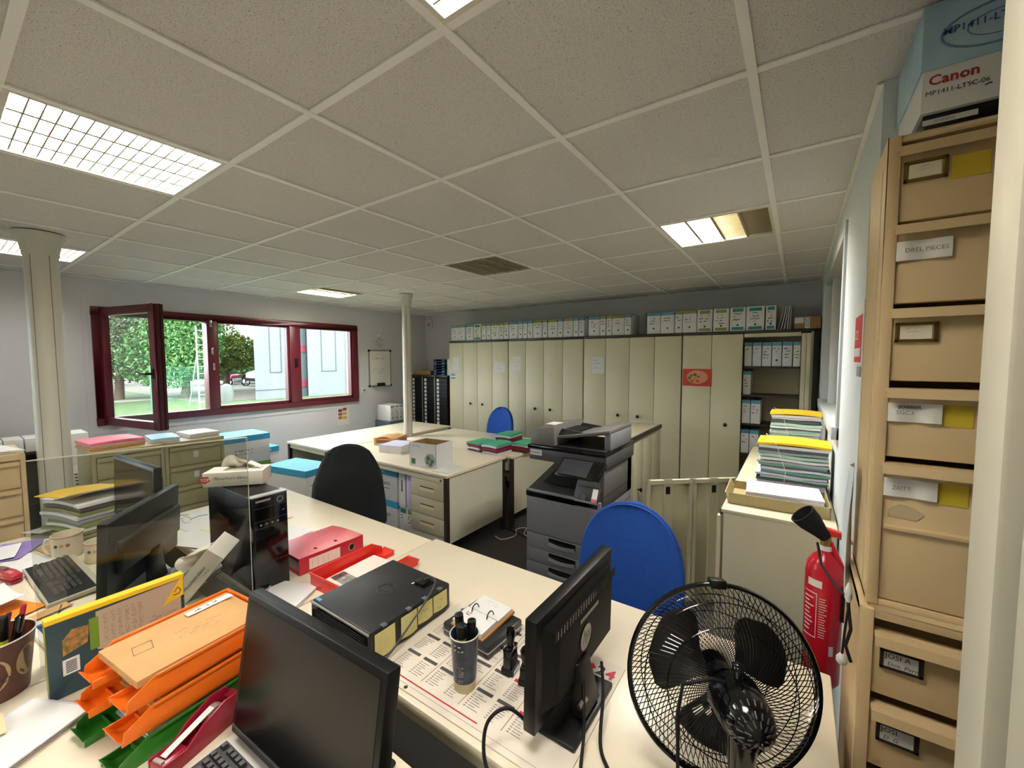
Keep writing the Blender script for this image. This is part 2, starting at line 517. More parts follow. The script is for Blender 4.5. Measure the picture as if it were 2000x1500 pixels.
for (a, b), kind in LIGHTS.items():
    x0, y0 = a * .6, b * .6
    t = thing('ceiling_lamp', lamp_labels[(a, b)], 'lamp', (x0 + .3, y0 + .3, ZC), group='recessed ceiling lamps')
    g = G()
    for (p, q, r, s) in ((-.288, .288, -.288, -.274), (-.288, .288, .274, .288), (-.288, -.274, -.274, .274), (.274, .288, -.274, .274)):
        g.box(p, q, r, s, -.001, .085)
    g.box(-.288, .288, -.288, .288, .085, .09)
    g.build('housing', HOUS, t)
    for k, st in enumerate(lamp_state[kind]):
        xa = -.272 + k * .136
        G().box(xa + .003, xa + .133, -.272, .272, .040, .044).build('tube_trough', (lit((a, b)) if st == 'L' else DIM if st == 'D' else REFL_OFF), t)
        if st == 'O':
            G().cyl((xa + .068, -.27, .026), (xa + .068, .27, .026), .012, n=10).build('tube', WHITEP, t)
    for k in range(3):
        xa = -.272 + (k + 1) * .136
        if div_me is None:
            o = G().prism([(-.007, 0), (.007, 0), (.002, .03), (-.002, .03)], -.272, .272, 'y').build('divider', FIN, t); div_me = o.data
        else:
            o = bpy.data.objects.new('divider', div_me); COL.objects.link(o); o.parent = t
        o.location = (xa, 0, .002)
    for k in range(14):
        ya = -.272 + (k + 1) * .544 / 15
        if lam_me is None:
            o = G().prism([(-.0022, 0), (.0022, 0), (.001, .018), (-.001, .018)], -.272, .272, 'x').build('lamella', FIN, t); lam_me = o.data
        else:
            o = bpy.data.objects.new('lamella', lam_me); COL.objects.link(o); o.parent = t
        o.location = (0, ya, .003)

# ---------------------------------------------------------------- columns
COLM = mat('column_paint', '#c9c7bd', 0.45, vary=0.04, vscale=5)
COLG = mat('column_groove', '#857d76', 0.7)
def column(name, x, y, r, rc, label, cat='column'):
    t = thing(name, label, cat, (x, y, 0)); t['kind'] = 'structure'
    G().lathe([(r, 0), (r, ZC - .13)], 32).build('shaft', COLM, t, smooth=40)
    G().lathe([(r + .004, ZC - .14), (r + .006, ZC - .115), (rc * .80, ZC - .06), (rc * .96, ZC - .02), (rc, ZC)], 32).build('capital', COLM, t, smooth=50)
    for ang in (-.75, .35):
        dx, dy = math.cos(ang), math.sin(ang)
        G().cyl((dx * (r - .0015), dy * (r - .0015), 0), (dx * (r - .0015), dy * (r - .0015), ZC - .14), .0028, n=6).build('groove', COLG, t)
    return t
column('column_1', -3.25, -.295, .078, .118, 'thick pale fluted column rising beside the stuffed filing cabinets')
column('column_2', -3.262, 2.69, .053, .082, 'slim white fluted column standing between the empty back desks')
# corner conduit and sensor
tag(G().box(XW, XW + .06, 4.03, 4.11, 1.0, ZC).build('pipe_casing', COLM, bevel=.004), 'white vertical pipe casing on the window wall near the corner', 'pipe casing')
t = thing('motion_sensor', 'small white motion sensor high in the room corner', 'sensor', (-4.80, YB, 2.36))
G().box(-.04, .04, -.05, 0, -.09, .06).build('body', WHITEP, t, bevel=.008)
G().box(-.025, .025, -.055, -.048, -.06, .0).build('lens', mat('sensor_lens', '#8f8f8c', .3), t)

# ---------------------------------------------------------------- burgundy window
win = thing('window_1', 'long burgundy window with three bays, one casement open inwards', 'window', (XW, 0, 0)); win['kind'] = 'structure'
xa, xb = -.10, .035
fw_ = .095
g = G()
g.box(xa, xb, WY0, WY1, WZ0, WZ0 + .075); g.box(xa, xb, WY0, WY1, WZ1 - .08, WZ1)
g.box(xa, xb, WY0, WY0 + .09, WZ0 + .075, WZ1 - .08); g.box(xa, xb, WY1 - .09, WY1, WZ0 + .075, WZ1 - .08)
g.build('frame', BURG, win, bevel=.004)
for (y0, y1) in ((1.145, 1.25), (2.095, 2.235)):
    G().box(xa, xb + .008, y0, y1, WZ0 + .07, WZ1 - .075).build('mullion', BURG, win, bevel=.004)
for (y0, y1) in ((1.25, 2.095), (2.235, 3.05)):
    g = G()
    s = .03
    g.box(-.06, .02, y0, y1, WZ0 + .07, WZ0 + .075 + s); g.box(-.06, .02, y0, y1, WZ1 - .08 - s * .5, WZ1 - .075)
    g.box(-.06, .02, y0, y0 + s * .5, WZ0 + .075, WZ1 - .08); g.box(-.06, .02, y1 - s, y1, WZ0 + .075, WZ1 - .08)
    sash = g.build('sash', BURG, win)
    G().box(-.03, -.024, y0 + .01, y1 - .01, WZ0 + .09, WZ1 - .085).build('pane', GLASS, sash)
G().box(.04, .065, 2.155, 2.185, 1.60, 1.72).build('handle', BLACK, win, bevel=.004)
for (y, z) in ((1.185, 2.12), (1.19, 1.80), (1.20, 1.62)):
    G().box(.043, .055, y - .012, y + .012, z - .04, z + .04).build('latch_plate', CHROME, win, bevel=.003)
# open casement: hinge (.02,.27) -> free edge
hx, hy = .02, .275
ang = math.atan2(.19, .90)
L = .93
M0 = T(hx, hy, 0) @ RZ(ang)
z0, z1 = 1.055, 2.205
d = .028
g = G()
g.box(0, L, -d, d, z0, z0 + .075); g.box(0, L, -d, d, z1 - .075, z1); g.box(0, .075, -d, d, z0, z1); g.box(L - .085, L, -d, d, z0, z1)
g.xf(M0); cas = g.build('casement', BURG, win, bevel=.004)
G().box(L - .012, L + .006, d, d + .02, z0, z1).box(L, L + .012, -.012, .012, z0, z1).xf(M0).build('rebate', mat('burgundy_dark', '#3a0d18', .4), cas)
G().box(.07, L - .08, -.004, .002, z0 + .07, z1 - .07).xf(M0).build('pane', GLASS, cas)
hd = G().cyl((L - .045, -d, 1.575), (L - .045, -d - .05, 1.575), .012, n=10)
hd.tube([(L - .045, -d - .05, 1.575), (L - .10, -d - .055, 1.575), (L - .17, -d - .05, 1.59)], [.011, .010, .008], 8)
hd.box(L - .06, L - .03, -d - .008, -d, 1.53, 1.62)
hd.xf(M0).build('handle', BLACK, cas, smooth=40)
win_added = thing('window_added', 'added burgundy window out of view on the same wall, for more daylight', 'window', (XW, 0, 0)); win_added['kind'] = 'structure'  # unseen window added to bring more daylight into the room
g = G()
g.box(xa, xb, VY0, VY1, WZ0, WZ0 + .075); g.box(xa, xb, VY0, VY1, WZ1 - .08, WZ1)
g.box(xa, xb, VY0, VY0 + .09, WZ0, WZ1); g.box(xa, xb, VY1 - .09, VY1, WZ0, WZ1)
g.build('frame', BURG, win_added)
for k in (1, 2):
    yk = VY0 + (VY1 - VY0) * k / 3
    G().box(xa, xb, yk - .06, yk + .06, WZ0 + .07, WZ1 - .075).build('mullion', BURG, win_added)
for k in range(3):
    G().box(-.03, -.024, VY0 + .05 + k * .98, VY0 + .93 + k * .98, WZ0 + .07, WZ1 - .075).build('pane', GLASS, win_added)
# white plaster surround of the window
g = G(); s = .06
g.box(XW, XW + .006, WY0 - s, WY1 + s, WZ0 - s - .02, WZ0 - .0); g.box(XW, XW + .006, WY0 - s, WY1 + s, WZ1, WZ1 + s)
g.box(XW, XW + .006, WY0 - s, WY0, WZ0, WZ1); g.box(XW, XW + .006, WY1, WY1 + s, WZ0, WZ1)
struct(g.build('trim_2', WALL), 'pale plaster strip around the burgundy window', 'trim')

# ================================================================ OUTSIDE
GZ = -.30
GRASS = mat('lawn_grass', '#425526', 0.95, vary=.5, vscale=3.0, hex2='#2e411a', bump=.6, bscale=60)
GRAVEL = mat('gravel', '#615a50', 0.95, vary=.3, vscale=4, bump=.4, bscale=60)
struct(G().box(-70, XW - .25, -45, 60, GZ - .2, GZ).build('lawn', GRASS), 'green lawn outside the window', 'lawn')
struct(G().box(-52, -21.5, 6.5, 34, GZ, GZ + .015).build('gravel_yard', GRAVEL), 'pale gravel yard outside beyond the lawn', 'yard')
struct(G().box(-26.5, -25.4, -30, 6.5, GZ, GZ + .02).build('path_outside', mat('pale_path', '#847c72', .9)), 'pale path crossing behind the lawn', 'path')
CONC = mat('white_concrete', '#696b6d', 0.85, vary=.08, vscale=.6)
t = thing('white_building', 'white rendered building with panel grooves seen through the window', 'building', (-21.2, 8.6, GZ))
G().prism([(0, 0), (0, 2.25), (-9, 6.3), (-9, 4.05)][::-1], 0, 9).build('wall', CONC, t)
G().prism([(.1, 2.62), (.1, 14), (-9, 18), (-9, 6.7)][::-1], 0, 9).build('wall', CONC, t)
G().box(-1.2, -.25, 2.3, 2.75, 0, 9).build('recessed_wall', mat('grey_window_band', '#525c5e', .3), t)
G().box(-.26, -.2, 2.26, 2.72, 2.4, 2.75).build('red_spandrel', mat('red_panel', '#7c2a3a', .5), t)
G().box(-.26, -.2, 2.26, 2.72, .5, .9).build('red_spandrel', mat('red_panel', '#7c2a3a', .5), t)
GRV = mat('groove_grey', '#404446', .8)
for (x, y0, y1) in ((0.0, .73, 1.28), (.1, 3.42, 4.28)):
    G().box(x, x + .02, y0 - .02, y0 + .02, 1.35, 9).build('panel_joint', GRV, t)
    G().box(x, x + .02, y1 - .02, y1 + .02, 1.35, 9).build('panel_joint', GRV, t)
    G().box(x, x + .02, y0 - .02, y1 + .02, 1.32, 1.37).build('panel_joint', GRV, t)
G().box(0, .02, .0, 2.25, .45, .49).build('panel_joint', GRV, t)
G().box(.1, .16, 4.9, 5.15, 0, 9).build('downpipe', mat('downpipe_pink', '#8f7d74', .6), t)

def tree(x, y, crowns, trunk_h, hexa, hexb, n, seed, label, leaf=.085):
    rd = random.Random(seed)
    t = thing('tree', label, 'tree', (x, y, GZ), group='trees outside the window')
    g = G(); g.tube([(0, 0, 0), (.06, .05, trunk_h * .5), (-.05, .1, trunk_h), (0, 0, trunk_h + 2.2)], [.22, .17, .14, .04], 8)
    for k in range(7):
        a = rd.uniform(0, 6.28); z = trunk_h * rd.uniform(.5, 1.2)
        g.tube([(0, 0, z), (math.cos(a) * 1.0, math.sin(a) * 1.0, z + .7), (math.cos(a) * 2.0, math.sin(a) * 2.0, z + 1.0)], [.08, .05, .02], 5)
    g.build('trunk', mat('bark', '#5d4a3a', .9, vary=.4, vscale=8), t, smooth=60)
    g = G()
    for i in range(n):
        c = crowns[i % len(crowns)]
        while True:
            p = Vector((rd.uniform(-1, 1), rd.uniform(-1, 1), rd.uniform(-1, 1)))
            if .25 < p.length < 1: break
        q = Vector((c[0] + p.x * c[3], c[1] + p.y * c[3], c[2] + p.z * c[4]))
        if q.z < .35: q.z = .35 + rd.random() * .3
        s = leaf * rd.uniform(.6, 1.5)
        d1 = Vector((rd.uniform(-1, 1), rd.uniform(-1, 1), rd.uniform(-1.0, .2))).normalized()
        d2 = d1.orthogonal().normalized()
        g.quad(q - d1 * s, q + d2 * s * .45, q + d1 * s, q - d2 * s * .45)
    f = g.build('foliage', mat('leaf_' + hexa, hexa, .8, vary=.6, vscale=1.6, hex2=hexb), t)
    return t
tree(-27.5, 4.9, [(0, 0, 5.2, 3.2, 3.6), (.5, -2.4, 3.6, 2.2, 2.6), (-.4, 1.8, 3.8, 2.0, 2.8), (0, 0, 2.4, 2.6, 1.6)], 2.0, '#667351', '#2e3a28', 19000, 1, 'dusty grey-green tree seen through the open casement')
tree(-26.0, 7.2, [(0, -.2, 5.5, 2.1, 3.8), (0, -.8, 2.2, 2.0, 1.7), (0, .3, 3.2, 1.6, 2.4)], 1.6, '#598541', '#254f2a', 17000, 2, 'bright green tree behind the aluminium ladder')
tree(-30.0, 10.6, [(0, -1.7, 4.4, 1.7, 3.1), (0, -.9, 3.0, 1.9, 2.0), (.3, .6, 2.5, 1.3, 1.2)], 1.7, '#778232', '#3a5220', 15000, 3, 'yellow-green tree above the parked motorbike')
tree(-37.0, 15.5, [(0, 0, 1.5, 2.6, 1.2), (0, 2.4, 1.7, 2.4, 1.4), (0, -2.4, 1.3, 2.2, 1.1)], .5, '#516d37', '#264124', 13000, 4, 'dark hedge-like tree beside the white building', leaf=.12)
tree(-44.0, 2.0, [(0, 0, 6, 4.5, 5), (0, 6, 5.5, 4.5, 5), (0, -6, 5.5, 4.5, 5)], 2.4, '#5f6d4f', '#36462f', 6500, 5, 'tall hazy tree far behind the lawn', leaf=.35)
# ladder
t = thing('stepladder', 'tall aluminium stepladder leaning in front of the green tree outside', 'ladder', (-19.3, 5.86, GZ))
ALU = mat('aluminium', '#808385', .4, metal=.3)
for s in (-.22, .22):
    G().cyl((.25, s * 1.25, 0), (-.1, s * .8, 3.35), .028, n=8).build('rail', ALU, t)
    G().cyl((-.9, s * 1.25, 0), (-.12, s * .8, 2.2), .022, n=8).build('support_rail', ALU, t)
for k in range(11):
    z = .28 + k * .29; x = .25 - .35 * z / 3.35; w = .22 * (1.25 - .45 * z / 3.35)
    G().box(x - .03, x + .03, -w, w, z - .012, z + .012).build('rung', ALU, t)
# mesh fence with posts
for k, (y0, lab) in enumerate(((4.44, 'green fence post before the open casement view'), (6.77, 'green fence post between lawn and gravel yard'))):
    tag(G().box(-20.45, -20.39, y0 - .03, y0 + .03, GZ, GZ + 1.75).build('fence_post', mat('fence_green', '#2f6f52', .5)), lab, 'fence post', 'green fence posts outside')
g = G()
for k in range(9): g.box(-20.43, -20.42, 4.5, 6.75, GZ + .15 + k * .19, GZ + .158 + k * .19)
for k in range(44): g.box(-20.43, -20.42, 4.5 + k * .051, 4.506 + k * .051, GZ + .1, GZ + 1.7)
o = g.build('fence_mesh', mat('fence_green', '#2f6f52', .5)); tag(o, 'green wire mesh panel between the two fence posts', 'fence')
# motorbike
t = thing('motorbike', 'small red motorbike parked in the gravel yard', 'motorbike', (-33.6, 12.65, GZ + .015), .1)
for y in (-.62, .62):
    pts = [(0, y + .29 * math.cos(a * PI / 8), .30 + .29 * math.sin(a * PI / 8)) for a in range(16)]
    G().tube(pts, .05, 6, closed=True).cyl((-.04, y, .3), (.04, y, .3), .05, n=8).build('wheel', BLACKM, t, smooth=50)
G().tube([(0, -.62, .3), (0, -.35, .75), (0, .1, .78), (0, .45, .8)], [.05, .14, .13, .08], 8).build('fuel_tank', mat('bike_red', '#93283b', .3), t, smooth=50)
G().box(-.12, .12, .05, .75, .78, .88).build('seat', BLACKM, t, bevel=.03)
G().box(-.14, .14, -.25, .25, .25, .6).build('engine', STEEL, t, bevel=.03)
G().tube([(-.35, -.35, 1.05), (0, -.42, 1.0), (.35, -.35, 1.05)], .02, 6).tube([(0, -.62, .3), (0, -.42, 1.0)], .03, 6).build('handlebar', BLACKM, t)
# van
t = thing('white_van', 'white van parked next to the white building', 'van', (-32.5, 15.0, GZ + .015))
G().prism([(-1.9, .35), (2.2, .35), (2.2, 1.9), (-.2, 1.95), (-.9, 1.25), (-1.8, 1.0)], -.9, .9, 'x').build('body', mat('van_white', '#eceeef', .25), t, bevel=.06)
G().prism([(-.15, 1.75), (-.75, 1.27), (.35, 1.27), (.35, 1.75)], .9, .915, 'x').build('side_window', BLACKG, t)
for y in (-1.2, 1.5):
    G().cyl((.62, y, .33), (.92, y, .33), .33, n=18).build('wheel', BLACKM, t)
G().box(-.9, .93, -1.92, -1.85, .38, .62).build('bumper', BLACKM, t)
tag(G().lathe([(.28, 0), (.3, .4), (.24, .75), (.05, .85)], 14, (-21.6, 7.5, GZ)).build('garden_bin', mat('bin_grey', '#5b5d58', .6), smooth=50), 'pale round bin beside the fence post outside', 'bin')

# ================================================================ TALL CUPBOARDS ALONG THE BACK WALL
CY = 4.15          # front plane of the cupboards
def knob(parent, x, y, z):
    return G().lathe([(.006, 0), (.007, .018), (.018, .026), (.020, .036), (.012, .044)], 14).xf(T(x, y, z) @ Matrix.Rotation(PI / 2, 4, 'X')).build('knob', BLACKG, parent, smooth=50)
cup_x = [-3.932, -2.752, -1.557, -.347, .856]
cup_lab = ['tall beige cupboard beside the black drawer units, two notices and sticker on doors',
           'beige tall cupboard with one white notice on its left door, behind the far blue chair',
           'beige tall cupboard with one white notice, between plain cupboard and the fruit poster cupboard',
           'tall beige cupboard half open on shelves of binders, red fruit poster on door']
CUP = []
for k in range(4):
    x0, x1 = cup_x[k] + .006, cup_x[k + 1] - .006
    w = x1 - x0
    t = thing('cupboard', cup_lab[k], 'cupboard', (x0, CY, 0), group='tall beige cupboards')
    CUP.append(t)
    g = G()
    g.box(0, .02, .018, .43, .04, 1.965); g.box(w - .02, w, .018, .43, .04, 1.965); g.box(.02, w - .02, .415, .43, .04, 1.965)
    g.box(.02, w - .02, .02, .415, .04, .08)
    g.build('carcass', BEIGE2, t)
    G().box(-.003, w + .003, -.004, .435, 1.965, 1.995).build('top_panel', BROWNM, t, bevel=.003)
    G().box(.01, w - .01, .01, .42, 0, .04).build('plinth', BROWNM, t)
    if k < 3:
        dw = w / 4
        for i in range(4):
            d = G().box(i * dw + .0025, (i + 1) * dw - .0025, -.002, .018, .045, 1.96).build('door', BEIGE, t, bevel=.002)
            if i in (1, 2):
                knob(d, (i * dw + (.175 if i == 1 else .12)), -.002, 1.01)
    else:
        dw = (.254 - x0) / 2
        for i in range(2):
            d = G().box(i * dw + .0025, (i + 1) * dw - .0025, -.002, .018, .045, 1.96).build('door', BEIGE, t, bevel=.002)
            if i == 1: knob(d, .255 + .108 - .0 - .01 - (x0 + .254 - .108 + .0) * 0 + .2 - .1, -.002, .996)
        # folded-back right leaf seen edge on, and shelves
        G().box(w - .055, w - .02, -.03, .35, .05, 1.95).build('folded_door', BEIGE, t, bevel=.002)
        G().box(w - .095, w - .058, -.03, .33, .05, 1.95).build('folded_door', BEIGE, t, bevel=.002)
        G().box(2 * dw + .01, w - .1, .0, .03, 1.925, 1.962).build('top_rail', BEIGE, t)
        G().box(.02, w - .1, .35, .37, .08, 1.96).build('back_panel', BEIGE2, t)
        for z in (1.625, 1.325, 1.02, .70, .38):
            G().box(.022, w - .1, .045, .35, z - .022, z).build('shelf', BROWNM, t)

def archive(x0, x1, y0, z0, band, style, label, group, seed, h=.245, dep=.32, dot=True, lean=0.0):
    """white archive box file, spine facing -Y"""
    w = x1 - x0 - .003
    t = thing('archive_file', label, 'archive file', (x0 + .0015, y0, z0), group=group)
    G().box(0, w, 0, dep, 0, h).build('case', WHITEC, t, bevel=.002)
    if style == 'full':
        G().box(-.0006, w + .0006, -.0008, .05, h - .035, h + .0008).build('colour_band', band, t)
    else:
        G().box(w * .15, w * .85, -.0008, .0, h - .045, h - .012).build('colour_band', band, t)
        G().box(w * .12, w * .88, -.0008, .0, .012, .042).build('colour_band', band, t)
    if dot:
        G().cyl((w / 2, .0004, .062), (w / 2, -.0012, .062), .0105, n=12).build('finger_hole', INK, t)
    rd = random.Random(seed)
    n = rd.choice((2, 3, 3, 4))
    G().scrib((w * .12, -.0012, h - .05), (1, 0, 0), (0, 0, 1), w * .80, .028 * n + .01, n, seed, th=.20).build('handwriting', INK, t)
    if rd.random() < .55:
        G().add([(0, .02, h), (w, .06, h), (w, dep - .02, h), (0, dep - .02, h)], [(0, 1, 2, 3)]).box(w * .1, w, .09, dep - .02, h, h + rd.uniform(.004, .014)).build('lid_flap', BROWNM, t)
    return t
B, O, TT = BLUEB, OLIVE, TEAL
bn = {id(B): 'blue', id(O): 'olive green', id(TT): 'teal'}
row = [(-3.907, -3.758, B, 'full'), (-3.747, -3.606, O, 'full'), (-3.591, -3.448, B, 'full'), (-3.427, -3.284, TT, 'two'), (-3.268, -3.188, O, 'full'), (-3.18, -3.099, B, 'full'),
       (-3.091, -2.941, O, 'full'), (-2.932, -2.856, O, 'full'), (-2.847, -2.764, O, 'full'), (-2.755, -2.605, B, 'full'), (-2.596, -2.522, B, 'full'), (-2.516, -2.443, B, 'full'),
       (-2.435, -2.353, B, 'full'), (-2.341, -2.194, O, 'full'), (-2.186, -2.113, O, 'full'), (-2.104, -1.958, O, 'full'), (-1.95, -1.873, B, 'full'), (-1.865, -1.721, O, 'full'),
       (-1.714, -1.643, B, 'full'), (-1.64, -1.563, B, 'full'), (-1.502, -1.348, B, 'full'), (-1.341, -1.266, O, 'full'), (-1.262, -1.188, O, 'full'), (-1.184, -1.029, O, 'full'),
       (-1.026, -.949, B, 'full'), (-.752, -.598, B, 'full'), (-.596, -.442, B, 'full'), (-.436, -.356, O, 'full'), (-.353, -.206, O, 'full'), (-.202, -.047, O, 'two'), (-.039, .112, O, 'two'),
       (.122, .269, TT, 'two'), (.274, .436, TT, 'two'), (.445, .536, TT, 'two')]
where = ['drawer-unit cupboard', 'far-chair cupboard', 'third cupboard', 'fruit-poster cupboard']
short = {id(B): 'blue', id(O): 'olive', id(TT): 'teal'}
for k, (x0, x1, bnd, st) in enumerate(row):
    c = (x0 + x1) / 2
    ci = sum(c > v for v in cup_x[1:4])
    wd = 'wide' if x1 - x0 > .1 else 'slim'
    def nb(i):
        if not 0 <= i < len(row) or abs((row[i][0] if i > k else row[i][1]) - (x1 if i > k else x0)) > .05: return 'empty gap'
        return ('wide ' if row[i][1] - row[i][0] > .1 else 'slim ') + short[id(row[i][2])]
    lab = '%s archive file, %s %s, between %s and %s, atop %s' % (wd, short[id(bnd)], 'band' if st == 'full' else 'labels', nb(k - 1), nb(k + 1), where[ci])
    archive(x0, x1, 4.17 + random.Random(k).uniform(0, .012), 1.995, bnd, st, lab, 'archive files on top of the cupboards', 100 + k)
for k, (x0, x1) in enumerate(((.263, .333), (.338, .418), (.423, .506), (.511, .593), (.599, .683), (.689, .750))):
    archive(x0, x1, 4.215, 1.625, B, 'full', {0: 'blue-banded archive file next to the closed door, top shelf of open cupboard', 5: 'blue-banded archive file next to the folded door, top shelf of open cupboard', 3: 'blue-banded archive file with finger hole on the top shelf of the open cupboard'}.get(k, 'plain blue-banded archive file amid others on the open cupboard top shelf'), 'files on the top cupboard shelf', 200 + k, dot=(k == 3), dep=.27)
archive(.258, .329, 4.215, 1.325, B, 'full', 'lone white archive file on the second shelf of the open cupboard', 'files on the second cupboard shelf', 210, dot=False, dep=.27)
for k, (x0, x1) in enumerate(((.256, .334), (.338, .426))):
    archive(x0, x1, 4.215, 1.02, B, 'full', ['blue-banded archive file by the door edge on the third cupboard shelf', 'blue-banded archive file beside empty space on the third cupboard shelf'][k], 'files on the third cupboard shelf', 220 + k, dot=False, dep=.27)
for k, (x0, x1) in enumerate(((.253, .329), (.334, .417))):
    archive(x0, x1, 4.215, .70, B, 'full', ['blue-banded archive file by the door edge on the fourth cupboard shelf', 'blue-banded archive file beside empty space on the fourth cupboard shelf'][k], 'files on the fourth cupboard shelf', 230 + k, dot=False, dep=.27)
# curling magazine stack and kraft box on the last cupboard
t = thing('paper_bundle', 'curling bundle of grey-white papers leaning on the half-open cupboard', 'papers', (.55, 4.20, 1.995))
for k in range(5):
    xo = k * .021
    G().slab(lambda u, v, xo=xo: (xo + .018 * math.sin(v * 2.6 + k * .3) + v * v * .035, u * .22, v * .23 + .001), 1, 8, (.008, 0, 0)).build('sheet', WHITE if k % 2 else mat('grey_paper', '#b5b3b8', .7), t, smooth=60)
t = thing('kraft_carton', 'brown cardboard carton with white strip lettering SOG on the half-open cupboard', 'carton', (.69, 4.19, 1.995))
G().box(0, .21, 0, .33, 0, .115).build('carton', KRAFT2, t, bevel=.002)
G().box(.0, .075, -.001, .0, .055, .11).build('torn_label', WHITE, t)
G().box(.085, .125, -.0012, .0, .0, .112).build('label_strip', WHITE, t)
text('SOG', .042, INK, t, (.118, -.0016, .02), (0, 0, 1), (-1, 0, 0))
# notices on the doors
def notice(x0, x1, z0, z1, label, lines, seed, m=WHITE, ink=INKG, sx=.1):
    t = thing('notice', label, 'notice', (x0, CY - .0035, z0))
    w, h = x1 - x0, z1 - z0
    G().slab(lambda u, v: (u * w, -.001 - .002 * math.sin(u * 3), v * h), 4, 2, (0, .001, 0)).build('sheet', m, t)
    if lines:
        G().scrib((w * sx, -.0045, h * .85), (1, 0, 0), (0, 0, 1), w * (1 - 2 * sx), h * .6, lines, seed, th=.10).build('writing', ink, t)
    return t
notice(-3.855, -3.715, 1.527, 1.735, 'plain white notice on the cupboard door above the blue sticker', 4, 1)
notice(-3.012, -2.807, 1.509, 1.652, 'landscape white notice with faint drawing on a cupboard door', 3, 2)
notice(-2.669, -2.526, 1.529, 1.742, 'white printed notice on the left door of the cupboard behind the far blue chair', 4, 3, ink=INKB)
notice(-1.433, -1.271, 1.516, 1.730, 'white printed notice on the third cupboard door', 4, 4, ink=INKB)
t = thing('safety_sticker', 'small blue and white sticker on the end cupboard door', 'sticker', (-3.905, CY - .003, 1.40))
G().box(0, .115, -.0005, .0005, -.02, .075).build('backing', WHITEC, t)
G().box(.008, .107, -.0014, -.0006, .03, .07).build('panel', BLUEBOX, t)
G().box(.008, .107, -.0014, -.0006, -.014, .012).build('panel', mat('sticker_grey', '#5d8494', .5), t)
t = thing('fruit_poster', 'red poster with painted fruit bowl on the half-open cupboard door', 'poster', (-.333, CY - .003, 1.40))
G().box(0, .30, -.001, .0, 0, .19).build('sheet', mat('poster_red', '#c23a2e', .5), t)
G().prism([(.15 + .11 * math.cos(a * PI / 12), .10 + .075 * math.sin(a * PI / 12)) for a in range(24)], -.0018, -.0012, 'y').build('pale_glow_print', mat('poster_peach', '#d98f6c', .5), t)
for k, (x, z, r, c) in enumerate(((.13, .075, .026, '#d98a2c'), (.10, .055, .018, '#5f8a3a'), (.155, .055, .016, '#b34a2b'), (.07, .09, .02, '#4c7a41'), (.13, .125, .018, '#3f6d4c'), (.165, .105, .014, '#3f6d4c'), (.09, .115, .013, '#31604a'))):
    G().prism([(x + r * math.cos(a * PI / 8), z + r * (.8 if k else .7) * math.sin(a * PI / 8)) for a in range(16)], -.0026 - k * .0002, -.002, 'y').build('printed_fruit', mat('fruit' + c, c, .5), t)
G().tube([(.19, -.0035, .045), (.225, -.0035, .035), (.26, -.0035, .025), (.275, -.0035, .05)], .002, 6).build('printed_spoon', mat('spoon_brown', '#6d2a1c', .5), t)

# ---------------------------------------------------------------- black drawer units in the corner
for k, (x0, x1, lab) in enumerate(((-4.822, -4.535, 'black drawer unit with white label column, nearest the window wall corner'),
                                   (-4.527, -4.240, 'black drawer unit with white label column, middle of three'),
                                   (-4.233, -3.955, 'black drawer unit with white label column, against the beige cupboards'))):
    t = thing('drawer_unit', lab, 'drawer unit', (x0, 4.13, 0), group='black drawer units in the corner')
    w = x1 - x0
    G().box(0, w, .02, .43, 0, 1.40).build('carcass', BLACKM, t)
    G().box(-.002, w + .002, -.01, .44, 1.40, 1.435).build('top_panel', BROWNM, t, bevel=.003)
    G().box(w - .024, w - .006, -.002, .02, .02, 1.395).build('edge_strip', STEEL if k < 2 else BLACKM, t)
    for i in range(21):
        z = 1.385 - (i + 1) * .065
        d = G().box(.012, w - .028, .0, .02, z + .003, z + .062).build('drawer', BLACK, t)
        if i < 18:
            lw = .052
            G().box(.03, .03 + lw, -.002, .0, z + .010, z + .056).build('label_card', WHITEC, d)
t = thing('kraft_tray', 'flat brown cardboard tray on the corner drawer units', 'tray', (-4.80, 4.16, 1.435))
G().box(0, .42, 0, .30, 0, .008).box(0, .42, 0, .006, .008, .07).box(0, .42, .294, .3, .008, .07).box(0, .006, .006, .294, .008, .07).box(.414, .42, .006, .294, .008, .07).build('tray', KRAFT2, t)
t = thing('blue_letter_trays', 'stack of dark and blue letter trays on the corner drawer units', 'letter trays', (-4.30, 4.16, 1.435))
for k, (c, z) in enumerate((('#2f6f9c', 0), ('#2f6f9c', .045), ('#15243a', .09), ('#15243a', .135), ('#2f6f9c', .18), ('#1a2738', .225))):
    m = mat('tray' + c, c, .35)
    G().box(0, .25, 0, .3, z, z + .006).box(0, .006, 0, .3, z, z + .04).box(.244, .25, 0, .3, z, z + .04).box(0, .25, .294, .3, z, z + .04).box(0, .06, -.0, .006, z, z + .034).box(.19, .25, 0, .006, z, z + .034).build('tray', m, t)
tag(G().box(-4.03, -3.955, 4.2, 4.45, 1.437, 1.70).build('binder', WHITEC, bevel=.004), 'white binder squeezed between blue letter trays and the cupboard', 'binder')

